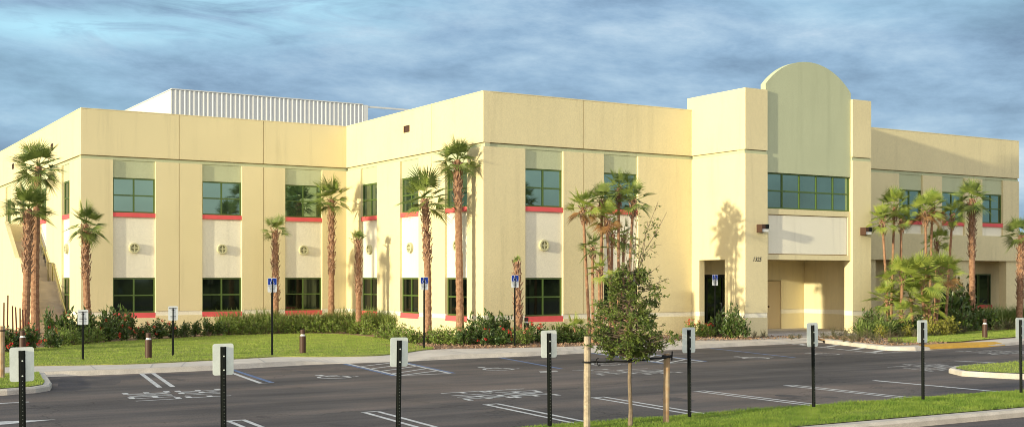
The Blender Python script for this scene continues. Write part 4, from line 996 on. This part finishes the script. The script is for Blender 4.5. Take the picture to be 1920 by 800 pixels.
m.tube([(11.76, 16.46, 1.13), (11.75, 16.45, 1.18), (11.79, 16.45, 1.2)], .01, 5); m.tube([(11.76, 16.46, 1.13), (11.79, 16.45, 1.07), (11.83, 16.45, 1.08)], .01, 5)
m.tube([(13.39, 16.49, 1.1), (13.40, 16.49, 1.26)], .012, 5)
tag(m.build('tie_strap', 'strap'), 'black strap tying the sapling to its two stakes', 'strap')
m = MB()
m.tube([(xs+.08*math.cos(2*math.pi*k/12), ys+.08*math.sin(2*math.pi*k/12), 1.2) for k in range(13)], .018, 6, cap=False)
tag(m.build('tie_strap', 'strap'), 'black strap around the stake at the left picture edge', 'strap')

# ------------------------------------------------------------------ grass blades
def inside(p, poly):
    c = False; n = len(poly)
    for i in range(n):
        a, b = poly[i], poly[i-1]
        if (a[1] > p[1]) != (b[1] > p[1]) and p[0] < (b[0]-a[0])*(p[1]-a[1])/(b[1]-a[1])+a[0]: c = not c
    return c
def grass(poly, n, h, w, bounds, z, mm, seed):
    r = random.Random(seed); mb = MB(); k = 0
    V, Fc = mb.v, mb.f
    while k < n:
        x, y = r.uniform(*bounds[0]), r.uniform(*bounds[1])
        if not inside((x, y), poly): continue
        a = r.uniform(0, 6.283); hh = h*r.uniform(.5, 1.2)*(.75+.6*noise.noise((x*1.3, y*1.3, 0))); lx, ly = r.gauss(0, .5)*hh, r.gauss(0, .5)*hh
        c, s = math.cos(a)*w/2, math.sin(a)*w/2; i = len(V)
        V += [(x-c, y-s, z), (x+c, y+s, z), (x+lx, y+ly, z+hh)]; Fc.append((i, i+1, i+2)); k += 1
    mb.m = [0]*len(Fc)
    o = mb.build('grass', mm); o['kind'] = 'stuff'; return o
grass(L3, 95000, .075, .010, ((8, 28), (14, 17.5)), .008, 'blade_dark', 1)
grass(lawn_main, 90000, .055, .016, ((4, 22), (35.9, 51)), .028, 'blade', 2)
grass(lawn_r, 30000, .055, .018, ((37, 55), (31, 39)), .028, 'blade', 3)
grass(L1, 9000, .06, .014, ((3.5, 6.2), (29.5, 34.4)), .01, 'blade', 4)
grass(L2, 9000, .06, .014, ((27.5, 38), (19, 23.3)), .01, 'blade', 5)
# mulch chips
m = MB(); r = random.Random(3)
for k in range(9000):
    x, y = r.uniform(19, 39), r.uniform(31, 41)
    if not (inside((x, y), bed) or inside((x, y), rbed)): continue
    a = rv(r); b = rv(r).cross(a).normalized()*.02; a = a*.05; p = Vector((x, y, .02))
    m.face([p-a-b, p+a-b, p+a+b, p-a+b])
o = m.build('mulch_chips', 'mulch'); o['kind'] = 'stuff'

# ------------------------------------------------------------------ far wood behind the viewpoint (seen in the panes)
def wood():
    r = random.Random(9); lf = MB()
    for i in range(120):
        x = r.uniform(-30, 330); y = -62-r.uniform(0, 30)-.06*x; h = r.uniform(6, 11); w = r.uniform(2.5, 4.5)
        lf.tube([(x, y, -.2), (x+r.uniform(-.4, .4), y, h*.6)], [.25, .12], 6, cap=False)
        for k in range(210):
            v = rv(r)*r.uniform(.55, 1.); p = Vector((x+v.x*w, y+v.y*w, h*.55+v.z*h*.45)); leaf(lf, p, rv(r), rv(r), 1.1, .7)
    o = lf.build('far_wood', 'leaf_dark'); o['kind'] = 'stuff'
wood()

# ------------------------------------------------------------------ camera
cam = bpy.data.cameras.new('camera'); co = bpy.data.objects.new('camera', cam); C.objects.link(co)
co.location = (0, 0, CH); co.rotation_euler = (R(90), 0, -YAW)
cam.sensor_width = 36; cam.lens = F/1920*36; cam.shift_x = 0; cam.shift_y = (HY-400)/1920; cam.clip_end = 3000; cam.clip_start = .1
sc.camera = co

# ------------------------------------------------------------------ light
LX, LY, LZ = 1.0, .165, -.146
sun = bpy.data.lights.new('sun', 'SUN'); so = bpy.data.objects.new('sun', sun); C.objects.link(so)
so.rotation_euler = Vector((LX, LY, LZ)).to_track_quat('-Z', 'Y').to_euler()
sun.energy = 3.9; sun.angle = R(1.2); sun.color = (1, .90, .62)
elev = math.atan(.146/math.hypot(LX, LY)); az = math.atan2(-LX, -LY)   # bearing of the sun from +Y, clockwise
W = bpy.data.worlds.new('World'); sc.world = W; W.use_nodes = True
nt = W.node_tree; N = nt.nodes; L = nt.links; bg = N['Background']
sky = N.new('ShaderNodeTexSky'); sky.sky_type = 'NISHITA'; sky.sun_disc = False; sky.sun_elevation = elev; sky.sun_rotation = az; sky.dust_density = 1.5
tc = N.new('ShaderNodeTexCoord'); sp = N.new('ShaderNodeSeparateXYZ'); L.new(tc.outputs['Generated'], sp.inputs[0])
def math_(op, a, b=None):
    n = N.new('ShaderNodeMath'); n.operation = op
    for i, v in enumerate((a, b)):
        if v is None: continue
        if isinstance(v, (int, float)): n.inputs[i].default_value = v
        else: L.new(v, n.inputs[i])
    return n.outputs[0]
zc = math_('ADD', math_('MAXIMUM', sp.outputs['Z'], 0), .10)
u = math_('DIVIDE', sp.outputs['X'], zc); v = math_('DIVIDE', sp.outputs['Y'], zc)
azm = math_('ARCTAN2', sp.outputs['X'], sp.outputs['Y'])
zz_ = math_('ADD', sp.outputs['Z'], math_('MULTIPLY', azm, .035))
cb = N.new('ShaderNodeCombineXYZ'); L.new(math_('MULTIPLY', azm, 3.2), cb.inputs[0]); L.new(math_('MULTIPLY', math_('POWER', math_('MAXIMUM', math_('ADD', zz_, .05), 0), .8), 13.), cb.inputs[1])
def cloudnoise(scale, rot, sc_, detail, rough, dist, loc=(0, 0, 0)):
    mp = N.new('ShaderNodeMapping'); mp.inputs['Rotation'].default_value = (0, 0, R(rot)); mp.inputs['Scale'].default_value = sc_; mp.inputs['Location'].default_value = loc
    L.new(cb.outputs[0], mp.inputs['Vector'])
    n = N.new('ShaderNodeTexNoise'); n.inputs['Scale'].default_value = scale; n.inputs['Detail'].default_value = detail; n.inputs['Roughness'].default_value = rough; n.inputs['Distortion'].default_value = dist
    L.new(mp.outputs[0], n.inputs['Vector']); return n.outputs['Fac']
def ramp(fac, els):
    r_ = N.new('ShaderNodeValToRGB'); e = r_.color_ramp.elements
    e[0].position, e[0].color = els[0][0], (*els[0][1], 1); e[1].position, e[1].color = els[-1][0], (*els[-1][1], 1)
    for p, c in els[1:-1]: q = e.new(p); q.color = (*c, 1)
    L.new(fac, r_.inputs['Fac']); return r_.outputs['Color']
n1a = cloudnoise(1.5, 0, (1.25, .85, 1), 12, .64, .12, (5.4, 2.3, 0))
n1b = cloudnoise(.45, 0, (1, .9, 1), 4, .5, .2, (2.7, 8.1, 0))
n1 = math_('ADD', math_('MULTIPLY', math_('SUBTRACT', n1a, .5), 1.15), math_('ADD', math_('MULTIPLY', math_('SUBTRACT', n1b, .5), 1.0), .5))
col1 = ramp(n1, [(.26, (.095, .155, .25)), (.42, (.16, .255, .375)), (.52, (.21, .325, .46)), (.64, (.29, .41, .53)), (.84, (.48, .57, .65))])
n2 = cloudnoise(.7, 0, (1, 1, 1), 6, .5, .3, (7.3, 4.2, 0))
f2 = ramp(n2, [(.52, (0, 0, 0)), (.66, (1, 1, 1))])
mx = N.new('ShaderNodeMix'); mx.data_type = 'RGBA'; L.new(f2, mx.inputs['Factor']); L.new(col1, mx.inputs['A']); mx.inputs['B'].default_value = (.34, .60, .72, 1)
def patch(a0, sa, e0, se):
    p = math_('POWER', math_('DIVIDE', math_('SUBTRACT', azm, R(a0)), R(sa)), 2.); q = math_('POWER', math_('DIVIDE', math_('SUBTRACT', sp.outputs['Z'], e0), se), 2.)
    return math_('EXPONENT', math_('MULTIPLY', math_('ADD', p, q), -1.))
nn3 = cloudnoise(3., 0, (1, 1.3, 1), 8, .6, .8, (1.3, 9.2, 0))
pz = math_('ADD', patch(20.5, 6.5, .222, .03), math_('MULTIPLY', patch(11.5, 5.5, .190, .012), 1.1))
pz = math_('MULTIPLY', pz, math_('MINIMUM', math_('MAXIMUM', math_('MULTIPLY', math_('SUBTRACT', nn3, .34), 4.5), 0), 1))
mf = math_('MINIMUM', math_('ADD', math_('MULTIPLY', f2, .25), math_('MULTIPLY', pz, .85)), 1); L.new(mf, mx.inputs['Factor'])
# the cloud deck is brighter and warmer towards the low sun
dt = N.new('ShaderNodeVectorMath'); dt.operation = 'DOT_PRODUCT'; L.new(tc.outputs['Generated'], dt.inputs[0]); dt.inputs[1].default_value = Vector((-.62, -.76, .22)).normalized()
w0 = math_('POWER', math_('MAXIMUM', math_('MULTIPLY', math_('ADD', dt.outputs['Value'], .25), .8), 0), 1.5)
warm = N.new('ShaderNodeMix'); warm.data_type = 'RGBA'; warm.blend_type = 'ADD'; warm.inputs['B'].default_value = (1.05, .86, .66, 1)
L.new(w0, warm.inputs['Factor']); L.new(mx.outputs['Result'], warm.inputs['A'])
s10 = N.new('ShaderNodeVectorMath'); s10.operation = 'SCALE'; s10.inputs['Scale'].default_value = 10.; L.new(warm.outputs['Result'], s10.inputs[0])
fin = N.new('ShaderNodeMix'); fin.data_type = 'RGBA'; fin.inputs['Factor'].default_value = .88; L.new(sky.outputs['Color'], fin.inputs['A']); L.new(s10.outputs['Vector'], fin.inputs['B'])
L.new(fin.outputs['Result'], bg.inputs['Color']); bg.inputs['Strength'].default_value = .10
sc.view_settings.view_transform = 'Standard'; sc.view_settings.look = 'None'; sc.view_settings.gamma = 1; sc.view_settings.exposure = .6
